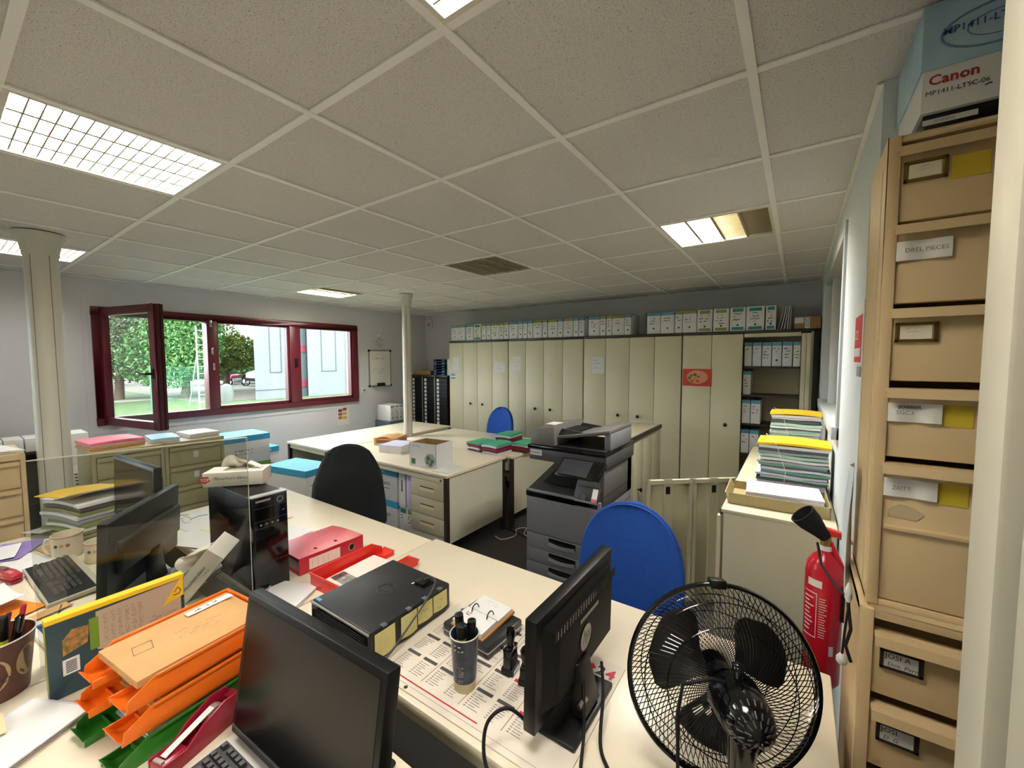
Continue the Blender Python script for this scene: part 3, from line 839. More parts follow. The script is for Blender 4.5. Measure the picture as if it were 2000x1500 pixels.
# ---------------------------------------------------------------- window wall: whiteboard, paper art, socket, poster
t = thing('whiteboard', 'small magnetic whiteboard with black corner caps on the window wall', 'whiteboard', (XW, 3.36, 1.268))
w, h = .42, .575
G().box(0, .012, 0, w, 0, h).build('panel', mat('board_white', '#dcdbd5', .3), t)
g = G(); g.box(0, .016, 0, w, -.008, .008); g.box(0, .016, 0, w, h - .008, h + .008); g.box(0, .016, -.008, .008, 0, h); g.box(0, .016, w - .008, w + .008, 0, h)
g.build('frame', STEEL, t)
for y in (0, w):
    for z in (0, h):
        G().box(-.0, .02, y - .018, y + .018, z - .016, z + .016).build('corner_cap', BLACK, t, bevel=.004)
G().box(.012, .06, .05, w - .05, -.02, -.008).build('pen_tray', STEEL, t)
G().scrib((.0135, .03, h * .82), (0, 1, 0), (0, 0, 1), w * .85, .05, 1, 5, th=.10).scrib((.0135, .03, h * .5), (0, 1, 0), (0, 0, 1), w * .8, .10, 3, 6, th=.10).build('writing', INK, t)
tag(G().box(XW + .017, XW + .057, 3.50, 3.63, 1.262, 1.315).build('board_eraser', BLACK, bevel=.006), 'black eraser resting on the whiteboard pen tray', 'eraser')
tag(G().cyl((XW + .035, 3.66, 1.272), (XW + .035, 3.75, 1.272), .011, n=10).build('board_marker', WHITEP), 'white marker lying on the whiteboard pen tray', 'marker')
t = thing('paper_ornament', 'white cut-paper ornament hanging above the whiteboard', 'ornament', (XW, 3.57, 1.985))
g = G()
for k in range(18):
    a = .5 + k * 4.6 / 17
    r0, r1 = .065, .10 + .02 * (k % 2)
    a2 = a + .21
    g.add([(.005 + .01 * (k % 3), r0 * math.cos(a), r0 * 1.1 * math.sin(a)), (.005 + .01 * (k % 3), r1 * math.cos(a), r1 * 1.1 * math.sin(a)), (.012, r1 * math.cos(a2), r1 * 1.1 * math.sin(a2)), (.012, r0 * math.cos(a2), r0 * 1.1 * math.sin(a2))], [(0, 1, 2, 3)])
    g.add([(.0, .05 * math.cos(a), .05 * math.sin(a)), (.0, .07 * math.cos(a), .09 * math.sin(a)), (.03, .07 * math.cos(a2), .09 * math.sin(a2)), (.03, .05 * math.cos(a2), .05 * math.sin(a2))], [(0, 1, 2, 3)])
g.build('paper_strips', WHITE, t)
t = thing('wall_socket', 'white wall socket below the whiteboard', 'socket', (XW, 3.255, 1.21))
G().box(0, .012, -.04, .04, -.045, .045).build('plate', WHITEP, t, bevel=.004)
G().cyl((.012, 0, 0), (.0135, 0, 0), .02, n=14).build('outlet', INKG, t)
t = thing('colour_chart_poster', 'white sheet with six small coloured labels under the window', 'poster', (XW, 2.775, .70))
G().box(0, .002, 0, .205, 0, .285).build('sheet', WHITE, t)
for k, (y, z, c) in enumerate(((.025, .205, '#4f4a55'), (.10, .22, '#a8283a'), (.025, .15, '#a2503c'), (.10, .15, '#c79a2c'), (.025, .095, '#b06a4a'), (.10, .09, '#c9a640'))):
    G().box(.002, .003, y, y + .065, z, z + .042).build('colour_label', mat('chart' + c, c, .6), t)

# ---------------------------------------------------------------- back desks
def desk(name, label, loc, rotz, W, D, drawers=None, group='beige office desks', legs=True, panel='ends', top=CREAM, Hh=.74, modesty=True):
    """local: W along x, D along y, origin at the near-left floor corner; user side is y=0"""
    t = thing(name, label, 'desk', loc, rotz, group)
    G().box(0, W, 0, D, Hh - .028, Hh).build('desktop', top, t, bevel=.006)
    G().box(.035, W - .035, .02, .045, Hh - .075, Hh - .028).build('apron', CREAM2, t)
    G().box(.035, W - .035, D - .045, D - .02, Hh - .075, Hh - .028).build('apron', CREAM2, t)
    for x in (.008, W - .043):
        for y in (.008, D - .043):
            G().box(x, x + .035, y, y + .035, 0, Hh - .028).build('leg', BROWNM, t)
    G().box(.014, .034, .044, D - .044, .14, Hh - .03).build('side_panel', CREAM2, t)
    G().box(W - .034, W - .014, .044, D - .044, .14, Hh - .03).build('side_panel', CREAM2, t)
    if modesty: G().box(.044, W - .044, D - .04, D - .02, .2, Hh - .07).build('modesty_panel', CREAM2, t)
    if drawers is not None:
        x0 = drawers
        G().box(x0, x0 + .42, .03, D * .75, .13, Hh - .03).build('pedestal', CREAM2, t)
        for k in range(3):
            z1 = Hh - .085 - k * .155
            d = G().box(x0 + .006, x0 + .414, .012, .03, z1 - .150, z1).build('drawer', mat('drawer_front', '#bdb598', .5), t, bevel=.003)
            G().box(x0 + .12, x0 + .30, .0095, .0125, z1 - .095, z1 - .055).build('recessed_pull', mat('pull_cream', '#dcc9a0', .4), d)
            G().box(x0 + .125, x0 + .295, .0085, .0098, z1 - .064, z1 - .055).build('pull_painted_shadow', BROWNM, d)  # dark strip painted for the shadow at the top of the pull
        G().cyl((x0 + .37, .03, Hh - .06), (x0 + .37, .018, Hh - .06), .012, n=12).build('lock', CHROME, t)
    return t
desk('office_desk', 'beige desk with three drawers, the open white carton standing on it', (-3.335, 1.665, 0), 0, 1.715, .845, drawers=1.26)
desk('office_desk', 'beige desk along the window wall under the slim column, empty top', (-4.19, 1.65, 0), 0, .83, 1.92)
desk('office_desk', 'beige desk in front of the far blue chair carrying green files', (-3.185, 2.525, 0), 0, 1.63, .92, modesty=False)
DZ = .74
# carton on the desk
t = thing('paper_carton', 'open white paper carton with green globe print standing on the back desk', 'carton', (-2.0, 1.86, DZ), .1)
w, d, h = .31, .23, .215
g = G(); th = .005
g.box(-w / 2, w / 2, -d / 2, -d / 2 + th, 0, h); g.box(-w / 2, w / 2, d / 2 - th, d / 2, 0, h); g.box(-w / 2, -w / 2 + th, -d / 2, d / 2, 0, h); g.box(w / 2 - th, w / 2, -d / 2, d / 2, 0, h); g.box(-w / 2, w / 2, -d / 2, d / 2, 0, th)
g.build('carton_walls', WHITEC, t)
g = G(); e = .0065
g.box(-w / 2 + e, w / 2 - e, d / 2 - e - .001, d / 2 - e, .006, h - .004); g.box(-w / 2 + e, -w / 2 + e + .001, -d / 2 + e, d / 2 - e, .006, h - .004)
g.build('carton_lining', KRAFT2, t)
cx, cz, r = w * .28, h * .32, .062
G().prism([(cx + r * math.cos(a * PI / 14), cz + r * math.sin(a * PI / 14)) for a in range(28)], -d / 2 - .0008, -d / 2, 'y').build('globe_print', mat('globe_grey', '#9aa39c', .6), t)
for (px, pz, rr) in ((-.02, .018, .022), (.022, -.005, .02), (.005, -.035, .016), (-.03, -.02, .015)):
    G().prism([(cx + px + rr * math.cos(a * PI / 6) * (1 + .3 * math.sin(a * 2)), cz + pz + rr * math.sin(a * PI / 6)) for a in range(12)], -d / 2 - .0014, -d / 2 - .0008, 'y').build('continent_print', mat('globe_green', '#3d6b47', .6), t)
G().box(-w * .42, -w * .27, -d / 2 - .001, -d / 2, .02, .07).build('green_square_print', mat('logo_green', '#2f6d3c', .6), t)
G().scrib((-w * .43, -d / 2 - .001, h * .93), (1, 0, 0), (0, 0, 1), .13, .03, 1, 8, th=.12).scrib((-w * .43, -d / 2 - .001, h * .62), (1, 0, 0), (0, 0, 1), .06, .03, 2, 9, th=.12).build('print', INKG, t)
G().box(-w / 2 - .001, -w / 2, -.02, -.002, h * .45, h).build('tape', PURPLEW, t)
G().scrib((-w / 2 - .001, d * .4, h * .38), (0, -1, 0), (0, 0, 1), d * .8, .07, 3, 10, th=.14).build('print', INKG, t)
# white papers beside it
def stack(name, label, cat, loc, rotz, w, d, h, n, mats, seed, curl=0.0, jit=.006, group=None):
    rd = random.Random(seed)
    t = thing(name, label, cat, loc, rotz, group)
    z = 0
    for k in range(n):
        hh = h / n
        dx, dy, da = rd.uniform(-jit, jit), rd.uniform(-jit, jit), rd.uniform(-.03, .03)
        g = G().slab(lambda u, v, z=z, hh=hh: ((u - .5) * w, (v - .5) * d, z + hh + curl * (2 * u - 1) ** 2 * (k + 1) / n + .0 * v), 6, 4, (0, 0, -hh * .96))
        g.xf(T(dx, dy, 0) @ RZ(da))
        g.build('sheet' if n > 8 else 'folder', mats[k % len(mats)], t)
        z += hh
    return t
stack('loose_papers', 'few white sheets lying beside the open carton', 'papers', (-1.735, 1.815, DZ), .12, .16, .24, .012, 3, [WHITE], 3)
# opened ream with kraft sleeves
t = thing('file_bundle', 'bundle of files in orange-brown kraft sleeves on the back desk', 'files', (-3.10, 2.30, DZ), .4)
for k in range(3):
    G().box(-.12, .12, -.15, .15, k * .026 + .002, k * .026 + .024).build('file', [PURPLEW, mat('rust', '#a5593a', .6), KRAFT][k], t, bevel=.002)
G().slab(lambda u, v: (-.14 + .26 * u, -.16 + .33 * v, .095 - .035 * abs(2 * u - 1) ** 2 + .012 * math.sin(v * 5)), 6, 4, (0, 0, -.004)).build('kraft_cover', KRAFT, t, smooth=50)
for x in (-.125, .09):
    G().slab(lambda u, v, x=x: (x + .03 * u, -.165 - .005 * math.sin(v * 3), .0 + .085 * v), 2, 4, (0, .004, 0)).build('kraft_flap', KRAFT, t)
t = thing('brochure_stack', 'two thick white stacks of lilac-topped brochures on the back desk', 'papers', (-2.70, 2.08, DZ), .25)
for k in range(14):
    dx = random.Random(k).uniform(-.004, .004)
    G().box(-.15 + dx, .12 + dx, -.14, .14, k * .0055, k * .0055 + .0051).build('brochure', WHITE if k < 13 else PURPLEW, t)
# green / maroon folders
GR = [MAROON, MAROON, PURPLEW, MAROON, CLOTHGREEN]
fold = [(-2.02, 2.62, 0, .09, 5), (-1.80, 2.60, 0, .10, 6), (-1.615, 2.84, 0, .09, 5), (-1.86, 2.90, .0, .15, 8)]
fl = ['short stack of maroon folders topped green at the desk front edge, outer one', 'maroon folder stack topped green between two others on the far desk', 'maroon folder stack topped green next to the copier', 'tallest maroon folder stack topped green towards the far blue chair']
for k, (x, y, z, h, n) in enumerate(fold):
    t = thing('folder_stack', fl[k], 'folders', (x, y, DZ), .05 * k - .1, group='green and maroon folders')
    for i in range(n):
        m = CLOTHGREEN if i == n - 1 else [MAROON, PURPLEW, MAROON, mat('dark_red_card', '#7c1f2c', .6)][(i + k) % 4]
        dx = random.Random(k * 10 + i).uniform(-.008, .008); hh = h / n
        G().slab(lambda u, v, i=i, hh=hh, dx=dx: (dx + (u - .5) * .19, (v - .5) * .25 + dx, (i + 1) * hh + .006 * math.sin(u * 3.1)), 5, 2, (0, 0, -hh * .9)).build('folder', m, t, smooth=40)

# ---------------------------------------------------------------- task chairs
def chair(label, loc, rotz, jacket=False, group='blue office chairs', ws=1.0):
    """faces local -y: backrest at +y side, back shell visible from +y"""
    t = thing('office_chair', label, 'chair', loc, rotz, group)
    for k in range(5):
        a = k * 2 * PI / 5 + .3
        G().tube([(0, 0, .09), (.29 * math.cos(a), .29 * math.sin(a), .065)], [.026, .016], 8).build('base_arm', BLACK, t)
        c = (.29 * math.cos(a), .29 * math.sin(a))
        G().cyl((c[0] - .018, c[1], .028), (c[0] + .018, c[1], .028), .028, n=12).build('castor', BLACKM, t)
    G().cyl((0, 0, .08), (0, 0, .42), .028, n=14).build('gas_post', BLACKM, t)
    def seat(u, v):
        x, y = (u - .5) * 2, (v - .5) * 2
        k = math.sqrt(max(0, 1 - .5 * y * y)); k2 = math.sqrt(max(0, 1 - .5 * x * x))
        return (x * k * .24, y * k2 * .23, .50 - .03 * (x * x + y * y) ** 1.5)
    G().slab(seat, 12, 12, (0, 0, -.07)).build('seat', BLUEF, t, smooth=60)
    G().tube([(0, .05, .41), (0, .22, .43), (0, .27, .52), (0, .265, .68)], .018, 8).build('back_support', BLACK, t)
    W_, H_ = .232 * ws, .50
    def prof(q):
        if q > .30: return max(0.0, 1 - ((q - .30) / .70) ** 2.7) ** (1 / 2.1)
        return .80 + .20 * math.sin(min(1, q / .30) * PI / 2)
    def back(u, v, off=0.0):
        x = (u - .5) * 2
        q = 1 - (1 - v) ** 2 if v > .0 else 0
        return (x * W_ * prof(q), .235 + off - .03 * x * x + .07 * (q - .4) ** 2 + .05 * q, .535 + H_ * q)
    G().slab(lambda u, v: back(u, v), 16, 26, (0, -.045, 0)).build('backrest', BLUEF, t, smooth=80)
    edge = [back(0, k / 26, -.022) for k in range(27)] + [back(1, 1 - k / 26, -.022) for k in range(1, 27)]
    G().tube(edge, .009, 6, closed=True).build('piping', BLUEF, t, smooth=60)
    if jacket:
        def jk(u, v):
            a = u * 2 * PI
            z = v
            fold = .012 * math.sin(a * 5 + z * 3) * z + .006 * math.sin(a * 9 - z * 5)
            top = max(.02, 1 - (1 - z) ** 4) ** .5
            rx = (.10 + .125 * min(1, z * 2.2) ** .55 + .035 * z + fold)
            ry = .05 + .055 * min(1, z * 3) + .03 * z + fold * .6
            ca, sa = math.cos(a), math.sin(a)
            return (rx * math.copysign(abs(ca) ** .75, ca), .245 + .03 * (1 - z) + ry * math.copysign(abs(sa) ** .75, sa), 1.062 - z * .55 - .004 * math.cos(2 * a) + .012 * math.sin(3 * a) * z)
        g = G().grid(jk, 40, 18)
        def cap(u, v):
            p = jk(u, 0); c = (0, .275, 1.066)
            return (c[0] + (p[0] - c[0]) * v, c[1] + (p[1] - c[1]) * v, 1.062 + .022 * (1 - v * v) - .004 * math.cos(4 * PI * u) * v)
        g.grid(cap, 40, 3)
        j = g.build('knit_cardigan', DARKF, None, smooth=80, weld=True)
        j.location = loc; j.rotation_euler.z = rotz
        tag(j, 'dark green-black knit cardigan draped over a chair back', 'cardigan')
    return t
chair('blue fabric office chair with its back between copier and near desk', (.14, .82, -.015 + .015), 0.04)
chair('blue fabric office chair behind the green files, before the cupboards', (-2.64, 3.55, 0), -.12)
chair('blue office chair hidden under a dark cardigan at the desk with the red binder', (-1.76, .80, 0), .80, jacket=True, ws=.78)

# ---------------------------------------------------------------- copier
t = thing('copier', 'dark grey office photocopier with document feeder and touch panel', 'photocopier', (-.95, 1.84, 0))
W_, D_ = .61, .62
G().box(0, W_, .02, D_, .04, .66).build('cabinet', GREYP, t, bevel=.008)
for x in (.06, W_ - .06):
    for y in (.08, D_ - .08):
        G().cyl((x, y, 0), (x, y, .05), .025, n=10).build('castor', BLACKM, t)
G().box(.004, W_ - .004, 0, .02, .385, .715).build('front_door', GREYP, t, bevel=.004)
for z0, z1 in ((.055, .155), (.16, .265), (.27, .38)):
    d = G().box(.004, W_ - .004, 0, .02, z0, z1).build('paper_drawer', GREYP, t, bevel=.003)
    G().box(.20, .42, -.004, .002, z1 - .055, z1 - .008).build('handle_recess', BLACKG, d, bevel=.003)
    G().slab(lambda u, v, z1=z1: (.205 + .21 * u, -.016 - .008 * math.sin(PI * u), z1 - .058 + .022 * v - .006 * math.sin(PI * u)), 8, 1, (0, .012, 0)).build('handle', mat('drawer_handle_silver', '#a3a4a6', .3, metal=.5), d, smooth=50)
# right body side, output cavity, upper neck
G().box(W_ - .03, W_, .05, D_, .66, .93).build('right_column', GREYL, t, bevel=.006)
G().box(.0, W_, D_ - .10, D_, .66, .93).build('rear_column', GREYP, t, bevel=.006)
G().add([(.0, .0, .70), (.42, .0, .70), (.42, .5, .83), (.0, .5, .83), (.0, .0, .66), (.42, .0, .66), (.42, .5, .66), (.0, .5, .66)], [(0, 1, 2, 3), (7, 6, 5, 4), (0, 4, 5, 1), (1, 5, 6, 2), (2, 6, 7, 3), (3, 7, 4, 0)]).build('output_tray', GREYD, t)
G().add([(.08, .12, .745), (.40, .12, .745), (.40, .46, .832), (.08, .46, .832)], [(0, 1, 2, 3)]).build('tray_guide', BLACKM, t)
G().prism([(.0, .66), (.0, .72), (.10, .90), (.30, .93), (.30, .66)], .40, W_ - .02, 'x').build('panel_housing', GREYD, t, bevel=.006)
# leaning control panel below the touch screen, with sticker
G().add([(.41, -.006, .70), (W_ - .03, -.006, .70), (W_ - .03, .075, .86), (.41, .075, .86)], [(0, 1, 2, 3)]).build('control_face', GREYP, t)
# white sticker, code omitted
st = G().add([(.535, -.0005, .715), (.575, -.0005, .715), (.575, .04, .795), (.535, .04, .795)], [(0, 1, 2, 3)]).xf(T(0, -.0035, 0)).build('sticker', WHITEC, t)
G().add([(.535, -.0005, .715), (.575, -.0005, .715), (.575, .0085, .733), (.535, .0085, .733)], [(0, 1, 2, 3)]).xf(T(0, -.0045, 0)).build('red_strip', mat('sticker_red', '#d06a72', .5), st)
G().add([(.46, -.001, .715), (.49, -.001, .715), (.49, .018, .75), (.46, .018, .75)], [(0, 1, 2, 3)]).xf(T(0, -.004, 0)).build('card_reader', GREYD, t)
# scanner deck and feeder
sc = G().box(-.01, W_ + .01, .06, D_ + .02, .93, 1.03).build('scanner_deck', mat('deck_grey', '#4b4b4f', .4), t, bevel=.008)
G().box(-.012, W_ + .012, .035, D_ + .022, 1.022, 1.05).build('glass_lid', BLACKG, t, bevel=.006)
fd = G().add([(0, .05, 1.05), (W_ * .36, .05, 1.05), (W_ * .36, .60, 1.05), (0, .60, 1.05), (.01, .07, 1.165), (W_ * .33, .07, 1.20), (W_ * .33, .58, 1.20), (.01, .58, 1.165)], [(3, 2, 1, 0), (4, 5, 6, 7), (0, 1, 5, 4), (1, 2, 6, 5), (2, 3, 7, 6), (3, 0, 4, 7)]).build('document_feeder', GREYL, t, bevel=.012)
G().add([(.2, .10, 1.10), (W_ + .005, .12, 1.17), (W_ + .005, .58, 1.17), (.2, .55, 1.10), (.2, .10, 1.12), (W_ + .005, .12, 1.20), (W_ + .005, .58, 1.20), (.2, .55, 1.12)], [(3, 2, 1, 0), (4, 5, 6, 7), (0, 1, 5, 4), (1, 2, 6, 5), (2, 3, 7, 6), (3, 0, 4, 7)]).build('feeder_tray', GREYL, t, bevel=.006)
G().prism([(.20, 1.12), (.42, 1.155), (.40, 1.165), (.24, 1.18)], .13, .145, 'y').build('paper_guide', GREYD, t)
G().prism([(.20, 1.12), (.42, 1.155), (.40, 1.165), (.24, 1.18)], .48, .495, 'y').build('paper_guide', GREYD, t)
G().box(.21, .34, .16, .46, 1.121, 1.16).build('feed_mouth', BLACKM, t)
G().box(W_ * .36, W_, .06, .58, 1.05, 1.058).build('lid_plate', BLACKM, t)
G().box(W_ - .04, W_ + .008, .14, .58, 1.05, 1.17).build('lid_side', GREYP, t, bevel=.006)
G().box(.05, .14, .20, .34, 1.1905, 1.194).xf(T(0, 0, -.004)).build('feeder_sticker', WHITEP, t)
# touch panel
g = G().add([(.23, -.065, .835), (.55, -.065, .835), (.58, .03, .965), (.27, .03, .965)], [(0, 1, 2, 3)])
p = G().slab(lambda u, v: (.285 + .325 * u + .03 * v, -.075 + .075 * v, .885 + .115 * v), 1, 1, (.004, .02, -.014)).build('touch_panel', BLACKG, t, bevel=.004)
G().slab(lambda u, v: (.305 + .225 * u + .026 * v, -.0712 + .063 * v, .897 + .0966 * v), 1, 1, (.0, .001, -.0008)).xf(T(0, -.0022, .0016)).build('screen', mat('panel_screen', '#2c3238', .2), p)
G().slab(lambda u, v: (.605 + .02 * u, -.007 + .004 * v, .983 + .006 * v), 1, 1, (0, .001, -.001)).xf(T(0, -.0022, .0016)).build('status_light', emat('status_blue', '#5a78ff', 1.5), p)
# badge and brand marks
G().box(.003, .105, .056, .0605, .968, 1.010).xf(T(-.002, 0, 0)).build('badge', WHITEC, sc)
text('koesio', .034, INK, sc, (.004, .0555, .980), (1, 0, 0), (0, 0, 1))
text('SHARP', .02, STEEL, t, (.24, -.0005, .635), (1, 0, 0), (0, 0, 1))
text('MX-3071', .012, STEEL, t, (.255, -.0005, .615), (1, 0, 0), (0, 0, 1))
G().box(W_ - .001, W_ + .002, .34, .42, .56, .59).build('grip', GREYD, t)
for z in (.35, .60, .74):
    G().box(W_ - .0005, W_ + .0008, .06, D_ - .02, z, z + .003).build('panel_seam', BLACKM, t)

# ---------------------------------------------------------------- low cupboards
t = thing('low_cupboard', 'low beige cupboard with dark top edge and two knobs behind the copier', 'cupboard', (-.92, 2.62, 0))
G().box(0, .43, 0, 1.18, .04, .975).build('carcass', BEIGE, t)
G().box(-.004, .452, -.006, 1.186, .975, .99).build('top_panel', BEIGE, t)
G().box(.44, .458, -.006, 1.186, .955, .992).build('top_edge', BROWNM, t)
G().box(.01, .42, .01, 1.17, 0, .04).build('plinth', BROWNM, t)
for k in range(4):
    d = G().box(.43, .448, k * .295 + .003, (k + 1) * .295 - .003, .05, .952).build('door', BEIGE, t, bevel=.002)
    if k in (1, 2):
        G().lathe([(.006, 0), (.007, .018), (.018, .026), (.020, .036), (.012, .044)], 14).xf(T(.448, .57 + (k - 1.5) * .32, .475) @ Matrix.Rotation(PI / 2, 4, 'Y')).build('knob', BLACKG, d, smooth=50)
LX, LY = .445, 1.54
for k, (y0, y1, lab) in enumerate(((LY, 2.44, 'low beige cupboard with open doors against the white partition, end panel facing the extinguisher'), (2.446, 3.36, 'second low beige cupboard along the partition, carrying the rear yellow-topped file pile'))):
    t = thing('low_cupboard', lab, 'cupboard', (LX, y0, 0), group='low cupboards along the partition')
    dd = y1 - y0; w = XR - LX - .006
    g = G(); g.box(.0, w, 0, .02, .04, .92); g.box(0, w, dd - .02, dd, .04, .92); g.box(w - .015, w, .02, dd - .02, .04, .92); g.box(0, w, .02, dd - .02, .04, .07)
    g.build('carcass', BEIGE, t, bevel=.002)
    G().box(-.012, w, -.006, dd, .92, .938).build('top_panel', BEIGE, t, bevel=.003)
    G().box(-.015, -.008, -.004, dd, .905, .937).build('top_edge', BROWNM, t)
    G().box(.02, w - .01, .02, dd - .02, .48, .50).build('shelf', BEIGE2, t)
    G().box(.01, w - .01, .01, dd - .01, 0, .04).build('plinth', BROWNM, t)
    if k == 0:
        LOWC = t
        G().box(-.03, -.012, -.002, .03, .05, .90).build('folded_door', BEIGE, t, bevel=.002)
        G().scrib((w * .18, -.0008, .60), (1, 0, 0), (0, 0, 1), .07, .02, 1, 4, th=.1).build('scratch', WHITE, t)
    else:
        for i in range(2):
            G().box(-.012, .0, .02 + i * .44, .45 + i * .44, .05, .90).build('door', BEIGE, t)
# open bi-fold door leaf of the near low cupboard
MD = T(.418 - LX, 2.38 - LY, 0) @ RZ(math.atan2(-.43, -.50))
for k in range(2):
    a, b = k * .325 + .004, (k + 1) * .325 - .004
    f = G().box(a, b, -.009, .0, .05, .895).xf(MD).build('open_door', BEIGE2, LOWC, bevel=.002)
    for (p, q) in ((a, a + .022), (b - .022, b), ((a + b) / 2 - .02, (a + b) / 2 + .045)):
        G().box(p, q, .0, .016, .05, .895).xf(MD).build('stiffener', BEIGE, f)
    G().box(a, b, .0, .018, .868, .895).xf(MD).build('top_flange', BEIGE, f)
    G().box((a + b) / 2 + .0, (a + b) / 2 + .03, .016, .0175, .80, .85).xf(MD).build('slot', BLACKM, f)
G().cyl((.45, .016, .43), (.45, .022, .43), .022, n=16).cyl((.45, .022, .43), (.45, .03, .43), .012, n=12).xf(MD).build('lock_rosette', BEIGE, LOWC)
# tray with papers and the two file piles
TRAY = mat('tan_tray', '#a8986c', .5)
t = thing('letter_tray', 'tan plastic letter tray holding white paper on the low cupboard', 'tray', (.665, 1.80, .938), .03)
w, d = .43, .30
g = G(); g.box(-w / 2, w / 2, -d / 2, d / 2, 0, .004); g.box(-w / 2, w / 2, -d / 2, -d / 2 + .005, 0, .058)
g.box(w / 2 - .005, w / 2, -d / 2, d / 2, 0, .058); g.box(-w / 2, w / 2, d / 2 - .005, d / 2, 0, .05)
g.build('tray', TRAY, t)
G().add([(-w / 2, -d / 2, 0), (-w / 2, d / 2, 0), (-w / 2 - .02, d / 2, .06), (-w / 2 - .02, -d / 2, .058), (-w / 2 + .005, -d / 2, 0), (-w / 2 + .005, d / 2, 0), (-w / 2 - .015, d / 2, .06), (-w / 2 - .015, -d / 2, .058)], [(0, 1, 2, 3), (7, 6, 5, 4), (3, 2, 6, 7), (0, 3, 7, 4), (1, 5, 6, 2)]).build('side_lip', TRAY, t)
stack('white_paper_stack', 'stack of white printed sheets in the tan letter tray', 'papers', (.69, 1.79, .9425), .05, .33, .235, .07, 10, [WHITE, WHITE, PURPLEW], 12, jit=.002)
FM = [mat('folder_grey', '#8f9799', .6), WHITE, mat('folder_green', '#5d8f74', .6), PURPLEW, mat('folder_sage', '#9fb0a0', .6), WHITE, mat('folder_dark', '#4c5358', .6), mat('folder_mint', '#a9c9b5', .6)]
def file_pile(label, loc, w, d, h, n, seed, rz):
    rd = random.Random(seed)
    t = thing('file_pile', label, 'files', loc, rz, 'file piles on the low cupboards')
    z = 0
    for k in range(n):
        hh = h / n * rd.uniform(.75, 1.25)
        dx = rd.uniform(-.010, .010); s = rd.uniform(.94, 1.0)
        sag = .004 * math.sin(k)
        G().slab(lambda u, v, z=z, hh=hh, dx=dx, s=s: (dx + (u - .5) * w * s, (v - .5) * d * s, z + hh + sag * math.sin(u * PI) + .003 * math.sin(u * 7 + k)), 6, 1, (0, 0, -hh * .86)).build('folder', FM[rd.randrange(len(FM))], t)
        z += hh
    top = G().slab(lambda u, v: ((u - .5) * w * 1.02, (v - .5) * d * 1.02 - .004, z + .016 + .008 * math.sin(u * PI)), 6, 2, (0, 0, -.012)).build('yellow_cover', YELLOW, t, smooth=40)
    G().slab(lambda u, v: ((u - .5) * w * .97, -d / 2 - .002, z - .012 + .016 * v), 1, 1, (0, .003, 0)).build('white_edge', WHITE, t)
    for x in (-w * .12,):
        G().tube([(x, -d / 2 - .012, .0), (x + .01, -d / 2 - .012, z * .5), (x - .04, -d / 2 - .012, z + .02), (x - .1, d / 2, z + .03)], .0015, 5).build('string', WHITE, t)
    G().scrib((-w * .35, -d * .3, z + .0275), (1, 0, 0), (0, 1, 0), w * .6, .03, 1, seed, th=.12).build('marks', INK, t)
    return t
file_pile('tall pile of folders under a yellow cover, just behind the tan letter tray', (.725, 2.10, .938), .335, .25, .27, 17, 5, .0)
file_pile('rear pile of tied folders under a yellow cover, further along the low cupboards', (.73, 2.75, .938), .29, .24, .39, 22, 6, .0)

# ---------------------------------------------------------------- tan filing cabinets in the recess
FX0, FX1, FY0, FY1 = .89, 1.36, .55, .84
t = thing('filing_cabinet', 'upper tan filing cabinet of five labelled drawers stacked in the recess', 'filing cabinet', (FX0, FY0, 1.10), group=None)
w, d = FX1 - FX0, FY1 - FY0
H_ = 2.215 - 1.10
g = G(); g.box(0, .014, 0, d, 0, H_); g.box(w - .014, w, 0, d, 0, H_); g.box(0, w, 0, d, H_ - .016, H_); g.box(0, w, 0, d, 0, .012); g.box(0, w, d - .01, d, 0, H_)
g.box(.0, .022, -.004, .012, 0, H_)
g.build('carcass', TAN, t, bevel=.002)
G().box(-.002, .0, .06, .075, .02, H_ - .05).build('side_seam', TAN2, t)
zt = [2.183, 2.008, 1.818, 1.633, 1.453]
zb = [2.020, 1.832, 1.650, 1.468, 1.115]
sticker_y = mat('yellow_tape', '#c9ae2e', .6)
